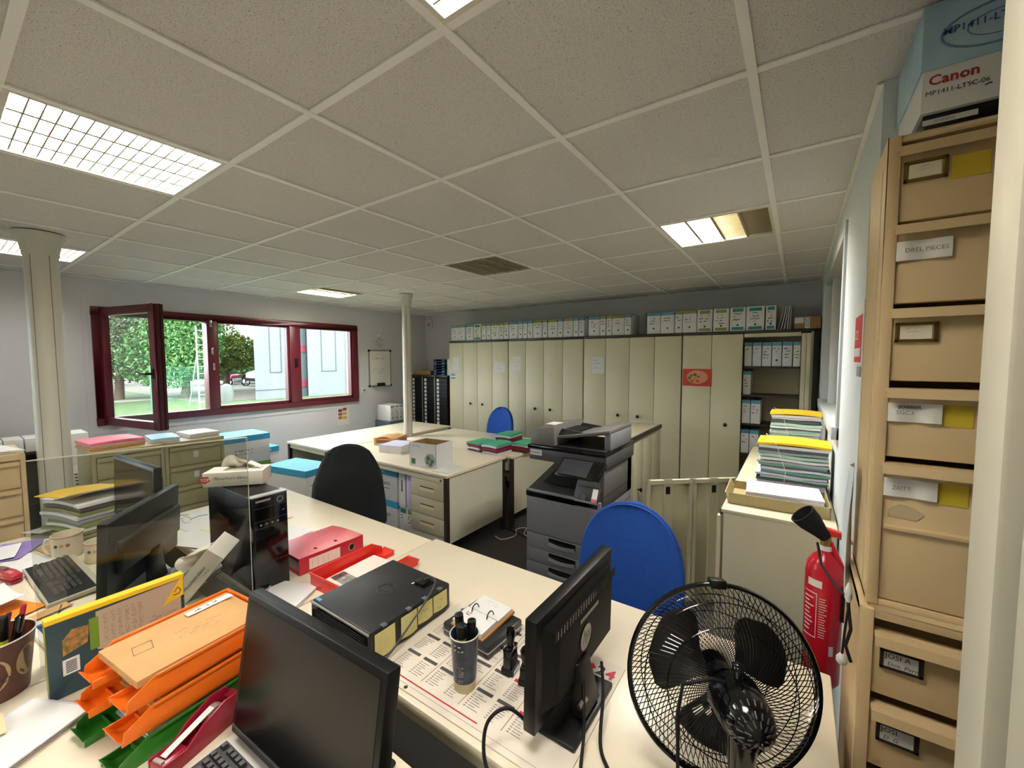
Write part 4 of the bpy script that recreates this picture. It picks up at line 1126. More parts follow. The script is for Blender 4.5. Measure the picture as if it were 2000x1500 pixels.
for k in range(5):
    z1, z0 = zt[k] - 1.10, zb[k] - 1.10
    dr = G().box(.016, w - .024, .004, .03, z0, z1).build('drawer', TAN, t, bevel=.003)
    G().prism([(.004, z1), (-.022, z1), (-.026, z1 - .022), (-.021, z1 - .022), (-.019, z1 - .006), (.004, z1 - .008)], .016, w - .024, 'x').build('drawer_pull', TAN, dr)
    zl = z1 - .055
    if k in (0, 2):
        g = G(); a, b = .028, .100; c, e = zl - .022, zl + .024
        g.box(a, b, -.003, .006, c, c + .006); g.box(a, b, -.003, .006, e - .006, e); g.box(a, a + .006, -.003, .006, c, e); g.box(b - .006, b, -.003, .006, c, e)
        g.build('label_holder', BRASS, dr)
        G().box(a + .008, b - .010, -.0015, .004, c + .007, e - .008).build('label_card', mat('aged_paper', '#ded6bf', .7), dr)
        G().scrib((a + .015, -.0022, e - .012), (1, 0, 0), (0, 0, 1), .04, .014, 2, k + 40, th=.06).build('handwriting', INKG, dr)
    else:
        G().slab(lambda u, v: (.022 + .092 * u, -.003 - .003 * math.sin(u * 9), zl - .024 + .044 * v), 8, 1, (0, .002, 0)).build('label_card', mat('taped_paper', '#dfdcd2', .35), dr, smooth=50)
        wt = {1: 'DREL PIECES', 3: 'SGC3', 4: 'ZEITT'}[k]
        text(wt, .013, INKG, dr, (.036, -.0062, zl - .006), (1, 0, 0), (0, 0, 1), 'handwriting')
        if k == 3:
            text('JOBBER', .012, INK, dr, (.040, -.0062, zl + .008), (1, 0, 0), (0, 0, 1), 'handwriting')
            G().box(.038, .074, -.0066, -.006, zl + .011, zl + .0122).build('strike_through', INK, dr)
    if k in (0, 3, 4):
        G().box(.116 if k else .106, .165, .0025, .0045, zl - .03, zl + .02).build('yellow_tape', sticker_y, dr)
    if k == 4:
        G().prism([(.033, zl - .075), (.083, zl - .078), (.096, zl - .062), (.078, zl - .048), (.053, zl - .042), (.036, zl - .055)], .0025, .0042, 'y').build('torn_label', mat('torn_paper', '#bba985', .8), dr)
        G().prism([(.004, z0 + .175), (-.006, z0 + .178), (-.006, z0 + .185), (.004, z0 + .188)], .026, w - .024, 'x').build('drawer_lip', TAN, dr)
t = thing('filing_cabinet', 'lower tan filing cabinet with handwritten JOSI labels, under the other one', 'filing cabinet', (FX0 - .012, FY0 - .03, 0))
w2 = w + .024; d2 = d + .04; H_ = 1.098
g = G(); g.box(0, .016, 0, d2, 0, H_); g.box(w2 - .016, w2, 0, d2, 0, H_); g.box(0, w2, 0, d2, H_ - .022, H_); g.box(0, w2, d2 - .01, d2, 0, H_); g.box(0, .026, -.003, .014, 0, H_ - .0)
g.build('carcass', TAN, t, bevel=.002)
for k in range(5):
    z1 = 1.045 - k * .185; z0 = z1 - .158
    if z0 < 0: z0 = .01
    dr = G().box(.024, w2 - .026, .006, .03, z0, z1).build('drawer', TAN, t, bevel=.003)
    G().prism([(.006, z1), (-.020, z1 - .002), (-.024, z1 - .024), (-.019, z1 - .024), (-.016, z1 - .008), (.006, z1 - .008)], .028, w2 - .026, 'x').build('drawer_pull', TAN, dr)
    zl = z1 - .058
    if k < 3:
        a, b, c, e = .040, .116, zl - .026, zl + .022
        g = G(); g.box(a, b, -.003, .008, c, c + .006); g.box(a, b, -.003, .008, e - .006, e); g.box(a, a + .006, -.003, .008, c, e); g.box(b - .008, b, -.003, .008, c, e)
        g.build('label_holder', BROWNM, dr)
        G().box(a + .007, b - .009, -.001, .006, c + .006, e - .006).build('label_card', WHITE, dr)
        text('JOSI A' if k == 0 else 'JOSI', .0165, INK, dr, (a + .009, -.0018, zl + .002), (1, 0, 0), (0, 0, 1), 'handwriting')
        text('Dos. Perm' if k == 0 else 'D. G', .0135, INK, dr, (a + .013, -.0018, zl - .016), (1, 0, 0), (0, 0, 1), 'handwriting', shear=.2)
# boxes on top of the filing cabinets
t = thing('toner_box', 'blue-lidded white toner carton with red brand lettering on the filing cabinet', 'carton', (.940, .570, 2.262))
w = .42; d = .285
SWIRL = mat('box_swirl_blue', '#b5cfdc', .5, vary=.4, vscale=5, hex2='#7fa6c6')
G().box(.004, w - .004, .004, d - .004, 0, .10).build('carton', WHITEC, t, bevel=.001)
G().box(0, w, 0, d, .092, .233).build('lid', SWIRL, t, bevel=.002)
for k, (r, th_) in enumerate(((.070, .008), (.040, .004))):
    G().tube([(.125 + 1.35 * r * math.cos(.6 + a * .22), -.0002, .155 + r * .62 * math.sin(.6 + a * .22)) for a in range(22)], th_ * .3, 4).build('swirl_print', mat('swirl_ink', '#6486ac', .5), t)
text('MP1411-LTSC', .021, INKB, t, (.032, -.0012, .157), (1, 0, 0), (0, 0, 1), bold=.01)
text('Canon', .030, INKR, t, (.014, .0032, .058), (1, 0, 0), (0, 0, 1), bold=.02)
text('MP1411-LTSC-06', .014, INK, t, (.010, .0032, .036), (1, 0, 0), (0, 0, 1))
G().scrib((.09, .0030, .036), (1, 0, 0), (0, 0, 1), .04, .012, 1, 3, th=.2).build('handwriting', INK, t)
t = thing('black_drawer_box', 'black box with white SUSPENS strip label on top of the filing cabinet', 'box', (.95, .585, 2.216))
G().box(0, .39, .0, .25, 0, .0455).build('box', BLACKG, t, bevel=.002)
G().box(.0, .088, -.0012, 0, .022, .034).build('label_strip', WHITE, t)
text('SUSPENS', .009, INKG, t, (.018, -.0018, .0245), (1, 0, 0), (0, 0, 1))
# sign on the partition near the cabinet
t = thing('fire_sign', 'red and white fire extinguisher sign on the partition edge', 'sign', (XR - .002, 1.05, 1.64))
G().box(-.001, .002, 0, .22, .04, .26).build('panel', WHITEC, t)
G().box(-.002, -.001, .01, .21, .05, .215).build('red_field', mat('sign_red', '#c0323c', .5), t)
G().box(-.003, -.002, .03, .19, .07, .10).build('white_bar', WHITEC, t)
text('CO2', .05, WHITEC, t, (-.0035, .18, .13), (0, -1, 0), (0, 0, 1))
G().box(-.001, .002, .02, .12, 0, .035).build('small_plate', mat('plate_grey', '#8b9094', .4), t)
# hanging paper on the wall beside the cabinet
tag(G().slab(lambda u, v: (.870 - .008 * math.sin(u * 6 + v * 2), .70 + .12 * u + .02 * math.sin(v * 3) + .02 * v, 1.40 - .26 * v - .12 * (1 - u) * v), 6, 10, (.002, 0, 0)).build('hanging_sheet', mat('sheet_bluewhite', '#d5dde3', .6), smooth=60), 'long curling printed sheet hanging beside the filing cabinet', 'paper')
t = thing('tangled_cord', 'black cord with white cable ends tied on the filing cabinet corner', 'cord', (.862, .58, .95))
G().tube([(-.06, .25, .17), (-.05, .2, .12), (-.02, .1, .11), (0, .03, .115), (.0, .0, .10), (.004, -.02, .06), (-.006, -.03, .02), (.006, -.03, -.02)], .004, 6).build('cord', BLACKM, t, smooth=60)
G().tube([(.0, .0, .12), (-.008, -.02, .05), (-.012, -.03, -.01)], .003, 6).build('cord', BLACKM, t)
G().lathe([(.004, 0), (.012, .008), (.012, .02), (.005, .03)], 10, (-.012, -.03, -.035)).build('white_plug', WHITEP, t, smooth=50)
G().lathe([(.003, 0), (.008, .01), (.008, .035), (.003, .05)], 10, (-.002, .0, .12)).build('white_plug', WHITEP, t, smooth=50)

# ---------------------------------------------------------------- fire extinguisher
t = thing('fire_extinguisher', 'red fire extinguisher with black horn hung on the white partition', 'extinguisher', (.832, 1.0, .56))
R_ = .055
G().lathe([(.02, 0), (.045, .004), (R_, .02), (R_, .40), (.050, .43), (.036, .455), (.022, .47), (.018, .485)], 32).build('cylinder', REDX, t, smooth=45)
G().lathe([(.0195, .475), (.0195, .495)], 20).build('white_ring', WHITEC, t)
G().lathe([(.016, .49), (.016, .525), (.012, .535)], 16).build('valve', BRASS, t, smooth=45)
G().prism([(-.02, .525), (.05, .535), (.075, .52), (.05, .548), (-.015, .56)], -.012, .012, 'y').build('lever', RED, t, bevel=.003)
G().prism([(.0, .515), (.02, .51), (.06, .42), (.05, .41)], -.010, .010, 'y').build('carry_handle', REDX, t, bevel=.003)
G().lathe([(.018, 0), (.024, .025), (.038, .07), (.042, .105), (.037, .105), (.017, .03)], 24).xf(T(.0, -.01, .525) @ Matrix.Rotation(-.75, 4, 'Y') @ Matrix.Rotation(.15, 4, 'X')).build('horn', BLACKM, t, smooth=50)
G().tube([(-.022 + .012 * math.cos(a * PI / 6), -.02, .545 + .012 * math.sin(a * PI / 6)) for a in range(12)], .0018, 6, closed=True).build('pin_ring', CHROME, t)
G().cyl((.03, .0, .53), (.08, .0, .515), .004, n=8).build('pin', STEEL, t)
def wrapq(a0, a1, z0, z1, r, n=8):
    g = G()
    for k in range(n):
        p, q = a0 + (a1 - a0) * k / n, a0 + (a1 - a0) * (k + 1) / n
        g.quad((r * math.cos(p), r * math.sin(p), z0), (r * math.cos(q), r * math.sin(q), z0), (r * math.cos(q), r * math.sin(q), z1), (r * math.cos(p), r * math.sin(p), z1))
    return g
wrapq(-2.5, -1.7, .36, .385, R_ + .0008).build('inspection_label', WHITEC, t)
g = wrapq(-2.75, -1.95, .335, .338, R_ + .0006); wrap2 = wrapq(-2.75, -1.95, .18, .183, R_ + .0006)
g.add(wrap2.v, wrap2.f); e2 = wrapq(-1.97, -1.94, .18, .338, R_ + .0006, 2); g.add(e2.v, e2.f)
for k in range(9):
    z = .32 - k * .0145; e2 = wrapq(-2.7, -2.7 + random.Random(k).uniform(.3, .62), z - .004, z, R_ + .0006, 5); g.add(e2.v, e2.f)
for k in range(16):
    z = .325 - k * .009; e2 = wrapq(-1.82, -1.82 + random.Random(k + 50).uniform(.25, .40), z - .0022, z, R_ + .0006, 4); g.add(e2.v, e2.f)
g.build('instruction_print', mat('print_white', '#e6d9d6', .6), t)
wrapq(-1.25, -1.0, .13, .165, R_ + .0008, 3).build('approval_mark', mat('mark_silver', '#c5ced3', .5), t)
G().box(.04, .075, -.03, .03, .25, .36).build('wall_bracket', BLACKM, t)
# skirting under the extinguisher side: black kick strip behind the desks

# ================================================================ NEAR DESKS
desk('office_desk', 'beige desk holding the large 2024 desk pad, fan and black desktop computer', (-.836, -.03, 0), 0, 1.682, .80, modesty=False)
desk('office_desk', 'beige desk with the red lever arch file, in front of the chair with cardigan', (-2.44, -.03, 0), 0, 1.60, .775, modesty=False)
desk('office_desk', 'beige desk carrying the orange letter trays and a black monitor', (-1.10, -.95, 0), 0, 1.25, .80)
desk('office_desk', 'cluttered beige desk with mugs, keyboard and two monitors', (-2.70, -.95, 0), 0, 1.596, .80)

def ring_logo(parent, o, u, v, r, m, tm, disc=None):
    """round badge with two slanted letters"""
    o = Vector(o); u = Vector(u).normalized(); v = Vector(v).normalized(); n = u.cross(v)
    c = o
    G().tube([c + u * r * math.cos(a * PI / 14) + v * r * math.sin(a * PI / 14) for a in range(28)], r * .045, 5, closed=True).build('badge_ring', m, parent)
    if disc is not None:
        g = G().add([c + n * .0004] + [c + n * .0004 + u * r * math.cos(a * PI / 14) + v * r * math.sin(a * PI / 14) for a in range(28)], [(0, 1 + a, 1 + (a + 1) % 28) for a in range(28)]).build('badge_disc', disc, parent)
    text('hp', r * 1.25, tm, parent, c - u * r * .62 - v * r * .28, u, v, 'badge_letters', shear=.25, bold=.02, lift=.001)

# ---------------------------------------------------------------- monitors
def monitor(label, loc, rotz, w, h, z0, tilt, neck=True, back_style=0, base=(.24, .20), name='monitor', off=.0, glossy=False, xo=0.0):
    """screen faces local -y; loc is the middle of the foot"""
    t = thing(name, label, 'monitor', loc, rotz, 'black computer monitors')
    M = T(xo, off, z0) @ Matrix.Rotation(-tilt, 4, 'X')
    G().box(-w / 2, w / 2, -.012, .022, 0, h).xf(M).build('casing', BLACK, t, bevel=.004)
    bz = .016
    G().box(-w / 2 + bz, w / 2 - bz, -.0132, -.0118, .026, h - bz).xf(M).build('screen', SCREEN if not glossy else BLACKG, t)
    G().box(-w / 2 + .004, w / 2 - .004, -.0145, -.012, .017, .021).xf(M).build('bezel_line', mat('bezel_grey', '#4a4a4c', .3), t)
    if back_style == 0:
        G().add([(-w * .44, .022, h * .12), (w * .44, .022, h * .12), (w * .44, .022, h * .90), (-w * .44, .022, h * .90), (-w * .36, .05, h * .18), (w * .36, .05, h * .18), (w * .36, .05, h * .78), (-w * .36, .05, h * .78)], [(4, 5, 6, 7)[::-1], (0, 1, 5, 4), (1, 2, 6, 5), (2, 3, 7, 6), (3, 0, 4, 7)]).xf(M).build('back_cover', BLACKM, t, bevel=.003)
    else:
        G().box(-w * .42, w * .42, .022, .05, h * .30, h * .72).xf(M).build('back_cover', BLACK, t, bevel=.008)
    if neck:
        G().add([(-.05, .04, .02), (.05, .04, .02), (.05, .075, .02), (-.05, .075, .02), (-.032, off + .03, z0 + h * .33), (.032, off + .03, z0 + h * .33), (.032, off + .06, z0 + h * .33), (-.032, off + .06, z0 + h * .33)], [(3, 2, 1, 0), (4, 5, 6, 7), (0, 1, 5, 4), (1, 2, 6, 5), (2, 3, 7, 6), (3, 0, 4, 7)]).build('neck', BLACK, t, bevel=.004)
        bw, bd = base
        G().box(-bw / 2, bw / 2, -bd * .45, bd * .55, 0, .012).build('foot', BLACK, t, bevel=.005)
    return t, M
mn, Mn = monitor('black monitor facing the door, beside the orange letter trays', (-.135, -.262, DZ), .045, .515, .335, .045, .16, off=-.09, base=(.24, .16))
mr, Mr = monitor('black monitor standing on the desk pad, its badge-bearing back turned to the partition', (.235, .218, DZ + .0046), -PI / 2 + .0, .475, .285, .055, .02, base=(.255, .15), off=-.012, xo=-.045)
# vent strip, slot and badge on the back of it
G().box(-.19, .20, .0505, .0515, .225, .25).xf(Mr).build('vent_strip', BLACKM, mr)
for k in range(24):
    G().box(-.185 + k * .016, -.180 + k * .016, .0512, .0522, .227, .248).xf(Mr).build('vent_slot', BLACKG, mr)
G().box(-.06, .06, .0505, .0518, .195, .207).xf(Mr).build('slot', BLACKG, mr)
c0 = Mr @ Vector((.02, .0512, .14)); ux = (Mr.to_3x3() @ Vector((-1, 0, 0))); uz = (Mr.to_3x3() @ Vector((0, 0, 1)))
ring_logo(mr, c0, ux, uz, .036, BLACK, BLACKG, disc=mat('badge_silver', '#8d8c88', .35, metal=.3))
monitor('black monitor seen from behind, angled towards the beige keyboard', (-1.536, -.276, DZ), -.694, .505, .30, .065, .06, back_style=1)
monitor('thin black monitor with reflecting screen behind the other angled monitor', (-2.06, -.17, DZ), .07, .53, .32, .12, .03, glossy=True)
# cables of the right monitor
def cable(name, label, pts, r=.004, m=BLACKM):
    # smooth the polyline
    P = [Vector(p) for p in pts]
    out = []
    for i in range(len(P) - 1):
        p0 = P[max(i - 1, 0)]; p1 = P[i]; p2 = P[i + 1]; p3 = P[min(i + 2, len(P) - 1)]
        for k in range(6):
            s = k / 6
            out.append(.5 * ((2 * p1) + (-p0 + p2) * s + (2 * p0 - 5 * p1 + 4 * p2 - p3) * s * s + (-p0 + 3 * p1 - 3 * p2 + p3) * s ** 3))
    out.append(P[-1])
    return tag(G().tube(out, r, 7).build(name, m, smooth=60), label, 'cable')
cable('video_cable', 'black cable looping from the right monitor over the desk pad and beyond the desk edge', [(.30, .30, .84), (.33, .24, .80), (.36, .15, .75), (.40, .10, .748), (.45, .06, .747), (.44, -.02, .75), (.40, -.06, .72), (.39, -.075, .55)], .0045)
cable('power_cable', 'thin black power cable hanging beside the monitor foot', [(.29, .20, .85), (.325, .13, .78), (.345, .07, .748), (.37, .03, .748), (.35, -.035, .749), (.335, -.07, .70), (.325, -.078, .5)], .004)
cable('display_cable', 'black cable curling round the left edge of the right monitor', [(.215, .05, .80), (.17, .02, .84), (.14, -.02, .82), (.15, -.05, .77), (.19, -.07, .72), (.22, -.08, .6)], .0045)
tag(G().cyl((.300, .150, .812), (.305, .185, .815), .007, n=10).build('cable_ferrite', CHROME), 'silver cable connector at the foot of the right monitor', 'connector')
cable('near_monitor_cable', 'black cable behind the near monitor bending down to the floor', [(.03, -.27, .80), (.06, -.20, .775), (.095, -.17, .762), (.112, -.137, .750), (.114, -.122, .70), (.114, -.12, .55)], .005)

# ---------------------------------------------------------------- black desktop computer lying flat
t = thing('desktop_computer', 'black desktop computer lying flat with yellow sticky notes on its side', 'computer', (-.672, -.012, DZ))
w, d, h = .332, .365, .104
G().box(0, w, .004, d, .006, h).build('case', mat('pc_black', '#1c1d1f', .45, vary=.1, vscale=90), t, bevel=.006)
G().box(.004, w - .004, .0, .006, .010, h - .006).build('front_panel', BLACKG, t)
G().box(.002, w - .002, -.002, .004, h - .008, h - .003).build('chrome_line', STEEL, t)
for x in (.03, w - .03):
    for y in (.04, d - .04):
        G().cyl((x, y, 0), (x, y, .008), .012, n=10).build('rubber_foot', BLACKM, t)
for k in range(6):
    G().box(.17 + k * .022, .182 + k * .022, -.0012, .0, .03, .036).build('port', STEEL, t)
for k in range(9):
    G().box(.02, w - .02, -.0008, .0002, .018 + k * .008, .0195 + k * .008).build('grille_slat', GREYD, t)
ring_logo(t, (.165, .20, h + .0008), (1, .0, 0), (0, 1, 0), .034, GREYD, GREYD)
G().box(.01, .035, .012, .024, h + .0002, h + .001).build('blue_sticker', BLUEBOX, t)
lid = G().box(.215, .285, .275, .335, h - .001, h + .0015).build('hatch_recess', BLACKG, t, bevel=.001)
G().box(.222, .272, .283, .328, h, h + .012).build('hatch_cover', BLACK, t, bevel=.005)
for k, (y0, y1, zz) in enumerate(((.02, .10, .010), (.125, .195, .018), (.20, .27, .028), (.275, .345, .030))):
    G().slab(lambda u, v, y0=y0, y1=y1, zz=zz: (w + .0035 + .006 * (1 - v) * math.sin(u * 3), y0 + (y1 - y0) * u, zz + (h - .012 - zz) * v), 4, 4, (-.0008, 0, 0)).build('sticky_note', NOTE, t, smooth=40)
    G().scrib((w + .010, y0 + .006, h - .022), (0, 1, 0), (0, 0, 1), .055, .05, 5 if k < 2 else 2, 70 + k, th=.06).build('handwriting', INKG, t)
    G().box(w - .012, w + .006, y0 + .03, y0 + .048, h - .004, h + .002).build('clear_tape', mat('tape_clear', '#5c6064', .2), t)
cable('usb_cable', 'silver and black cable running over the flat computer and down its side', [(-.43, .30, .852), (-.39, .31, .868), (-.355, .29, .868), (-.325, .22, .85), (-.315, .12, .80), (-.31, .05, .765), (-.31, -.0, .745)], .0035, mat('cable_grey', '#3b3b3d', .4))

# ---------------------------------------------------------------- 2024 desk pad
t = thing('desk_pad', 'large cream 2024 calendar desk pad on the near desk', 'desk pad', (-.33, -.015, DZ), 0.012)
w, d = .66, .44
PADM = mat('pad_paper', '#d9cebd', .6)
G().box(0, w, 0, d, 0, .004).build('pad', PADM, t)
g = G(); gt = G(); gr = G(); gb = G()
zz = .0046
def fq(g, x0, x1, y0, y1, z=zz): g.quad((x0, y0, z), (x1, y0, z), (x1, y1, z), (x0, y1, z))
rd = random.Random(4)
for cx in range(7):
    for cy in range(4):
        x0 = .035 + cx * .073; y0 = .052 + cy * .088 + (cx % 2) * .0
        fq(gr if (cx, cy) in ((5, 1), (5, 2), (6, 0)) else g, x0, x0 + .056, y0 + .066, y0 + .078)
        for k in range(7):
            fq(gt, x0 + .002, x0 + .002 + .008, y0 + .054 - k * .0082, y0 + .0575 - k * .0082)
            fq(gt, x0 + .014, x0 + .014 + rd.uniform(.012, .038), y0 + .054 - k * .0082, y0 + .0565 - k * .0082)
    if cx % 2: fq(gb, .035 + cx * .073 + .062, .035 + cx * .073 + .0645, .05, .40)
fq(gr, .0, .40, .030, .034)
fq(g, .0, w, .018, .0188)
PR = []
PR.append(g.build('month_bars', mat('print_dark_grey', '#4c4a4b', .6), t)); PR.append(gt.build('date_lines', mat('print_grey', '#8e8987', .6), t))
PR.append(gr.build('red_print', mat('print_red', '#bb2235', .6), t)); PR.append(gb.build('separators', mat('print_brown', '#a08672', .6), t))
for o in PR: o['kind'] = 'stuff'
G().tube([(.531 + .013 * math.cos(a * PI / 12), .394 + .017 * math.sin(a * PI / 12), .0042) for a in range(24)], .0045, 6, closed=True).xf(Matrix.Translation((0, 0, .0042)) @ Matrix.Diagonal((1, 1, .08, 1)) @ Matrix.Translation((0, 0, -.0042))).build('lettering', INK, t)
text('2', .054, INK, t, (.482, .377, .0042), (1, -.02, 0), (.02, 1, 0), bold=.03)
RP = mat('print_red', '#bb2235', .6)
G().prism([(.553, .392), (.568, .407), (.583, .392), (.568, .377)], .0042, .0050).build('red_lozenge', RP, t)
text('2', .054, INK, t, (.586, .372, .0042), (1, -.02, 0), (.02, 1, 0), bold=.03)
text('4', .054, RP, t, (.617, .371, .0042), (1, -.02, 0), (.02, 1, 0), bold=.03)
G().cyl((.15, .010, .004), (.15, .010, .0047), .006, n=12).build('hang_hole', INK, t)

# ---------------------------------------------------------------- pen cup and pens
cx, cy = -.041, .10
t = thing('pen_cup', 'tall dark blue printed tumbler holding markers on the desk pad', 'cup', (cx, cy, DZ + .0045))
CUPB = mat('tumbler_blue', '#26344b', .3, vary=.5, vscale=30, hex2='#3f4d61')
G().lathe([(.032, 0), (.0335, .028)], 28, cap=True).build('base_band', mat('tumbler_sand', '#cbbd92', .4), t, smooth=40)
G().lathe([(.0335, .028), (.041, .158), (.0425, .162), (.0405, .162), (.032, .03), (.0, .012)], 28, cap=False).build('body', CUPB, t, smooth=40)
G().tube([(.042 * math.cos(a * PI / 14), .042 * math.sin(a * PI / 14), .162) for a in range(28)], .0018, 5, closed=True).build('rim', WHITEP, t)
def on_cyl(g, r, bz=0.0):
    """wrap a flat print (x = arc length, z up) on a cylinder facing -y"""
    g.v = [(r * math.sin(x / r), -r * math.cos(x / r), z) for (x, y, z) in g.v]
    return g
PRT = mat('print_pale', '#c9c3b5', .5)
g = G().scrib((-.035, 0, .150), (1, 0, 0), (0, 0, 1), .066, .024, 2, 3, th=.3, fill=1.0); on_cyl(g, .0415).build('lettering_print', PRT, t)
g = G().scrib((-.030, 0, .085), (1, 0, 0), (0, 0, 1), .022, .05, 8, 4, th=.2); on_cyl(g, .0392).build('small_print', PRT, t)
g = G().scrib((.008, 0, .085), (1, 0, 0), (0, 0, 1), .022, .05, 8, 5, th=.2); on_cyl(g, .0392).build('small_print', PRT, t)
g = G()
for a in range(12): g.quad((.0, 0, .108), (.008 * math.cos(a * PI / 6), 0, .108 + .008 * math.sin(a * PI / 6)), (.008 * math.cos((a + 1) * PI / 6), 0, .108 + .008 * math.sin((a + 1) * PI / 6)), (.0, 0, .108))
def pen(label, p0, p1, r, m, capm, capfrac, group='pens in the tumbler', cat='pen', name='marker_pen', taper=True):
    p0 = Vector(p0); p1 = Vector(p1); d = p1 - p0
    t = thing(name, label, cat, tuple(p0), 0, group)
    G().tube([(0, 0, 0), tuple(d * (1 - capfrac))], r, 10).build('barrel', m, t, smooth=40)
    G().tube([tuple(d * (1 - capfrac)), tuple(d * .985), tuple(d)], [r * 1.1, r * 1.05, r * .7], 10).build('cap', capm, t, smooth=40)
    return t
HL = mat('highlighter_yellow', '#d8e02a', .4)
pen('yellow highlighter with black cap in the blue tumbler', (cx + .002, cy - .014, DZ + .045), (cx + .006, cy - .020, DZ + .205), .0135, HL, BLACK, .24)
pen('black marker leaning to the rear in the blue tumbler', (cx - .014, cy + .010, DZ + .045), (cx - .024, cy + .002, DZ + .215), .0125, mat('marker_blue', '#2f4a6b', .4), BLACK, .25)
pen('stubby black marker in the blue tumbler', (cx + .014, cy + .008, DZ + .045), (cx + .016, cy + .014, DZ + .205), .0125, BLACKM, BLACK, .25)

# ---------------------------------------------------------------- block calendar
t = thing('block_calendar', 'tear-off block calendar on a wooden stand with black ring posts', 'calendar', (-.145, .315, DZ + .0045), -.06)
G().box(-.105, .105, -.095, .09, 0, .045).build('plastic_base', mat('grey_clear_plastic', '#2c2d2f', .25), t, bevel=.008)
G().box(-.107, .107, -.097, .092, .020, .024).build('base_line', STEEL, t, bevel=.001)
Mt = T(0, 0, .047) @ Matrix.Rotation(.10, 4, 'X')
G().box(-.075, .075, -.085, .085, 0, .010).xf(Mt).build('wooden_plate', WOODO, t, bevel=.002)
G().box(-.068, .068, -.08, -.004, .010, .026).xf(Mt).build('page_block', WHITE, t)
G().box(-.068, .068, .004, .08, .010, .020).xf(Mt).build('page_block', WHITE, t)
for x in (-.035, .035):
    G().tube([Mt @ Vector((x, -.018 + .018 * (1 - math.cos(a * PI / 8)), .022 + .022 * math.sin(a * PI / 8))) for a in range(9)], .0022, 6).build('ring_post', BLACKG, t, smooth=60)
G().scrib(tuple(Mt @ Vector((-.05, -.02, .0268))), (1, 0, 0), (0, 1, 0), .03, .022, 2, 5, th=.25).build('red_date', INKR, t)
G().scrib(tuple(Mt @ Vector((-.045, .07, .0225))), (1, 0, 0), (0, 1, 0), .09, .03, 2, 6, th=.06).build('print', INKG, t)
# self-inking stamps
def stamp(label, x, y, rz, s=1.0, hh=1.0):
    t = thing('rubber_stamp', label, 'stamp', (x, y, DZ + .0045), rz, 'black rubber stamps')
    G().box(-.02 * s, .02 * s, -.027 * s, .027 * s, 0, .02).build('foot', BLACK, t, bevel=.003)
    for y_ in (-.022, .022):
        G().box(-.012 * s, .012 * s, y_ * s - .004, y_ * s + .004, .02, .072 * hh).build('side_arm', BLACKG, t, bevel=.002)
    G().box(-.016 * s, .016 * s, -.020 * s, .020 * s, .024, .052).build('ink_block', BLACKM, t, bevel=.003)
    G().box(-.014 * s, .014 * s, -.026 * s, .026 * s, .068 * hh, .078 * hh).build('bridge', BLACKG, t, bevel=.003)
    G().lathe([(.013, 0), (.011, .012), (.015, .03), (.017, .045), (.012, .055)], 16, (0, 0, .078 * hh)).build('knob_grip', BLACKG, t, smooth=50)
    G().box(.0201 * s, .0212 * s, -.018 * s, .018 * s, .004, .014).build('label', WHITEP, t)
stamp('tall black self-inking stamp beside the block calendar', .035, .225, .15)
stamp('second black stamp tucked behind the right monitor', .098, .215, .3, .9, .62)

# ---------------------------------------------------------------- red binder, red tray, papers
t = thing('lever_arch_file', 'red lever arch file lying flat with white spine label', 'binder', (-1.34, .155, DZ), -.03)
w, d, h = .285, .32, .078
g = G(); th = .003
g.slab(lambda u, v: (w * u, d * v, h - .022 * (1 - u) ** 2), 6, 1, (0, 0, -th)); g.box(0, w, 0, d, 0, th); g.box(w - th, w, 0, d, 0, h)
g.build('cover', REDB, t)
for k in range(9):
    dx = random.Random(k).uniform(0, .012)
    G().box(.012 + dx, w - .03, .012, d - .014, .005 + k * .005, .009 + k * .005).build('paper', WHITE, t)
G().box(w, w + .0008, .045, .195, .012, .062).build('spine_label', mat('label_cream', '#efd9d2', .6), t)
G().scrib((w + .0012, .18, .058), (0, -1, 0), (0, 0, 1), .02, .014, 1, 3, th=.2).build('label_mark', INKR, t)
for k in range(4): G().box(w + .0008, w + .0012, .06 + k * .025, .0606 + k * .025, .018, .05).build('label_rule', INKR, t)
G().tube([(w + .0012, .255 + .015 * math.cos(a * PI / 10), .04 + .015 * math.sin(a * PI / 10)) for a in range(20)], .0025, 6, closed=True).build('finger_ring', CHROME, t)
G().cyl((w, .255, .04), (w + .0015, .255, .04), .0135, n=20).build('finger_hole', BLACKM, t)
for y in (.10, .20): G().box(w - .055, w - .040, y - .006, y + .006, h - .003, h + .0012).build('lever_slot', BLACKM, t)

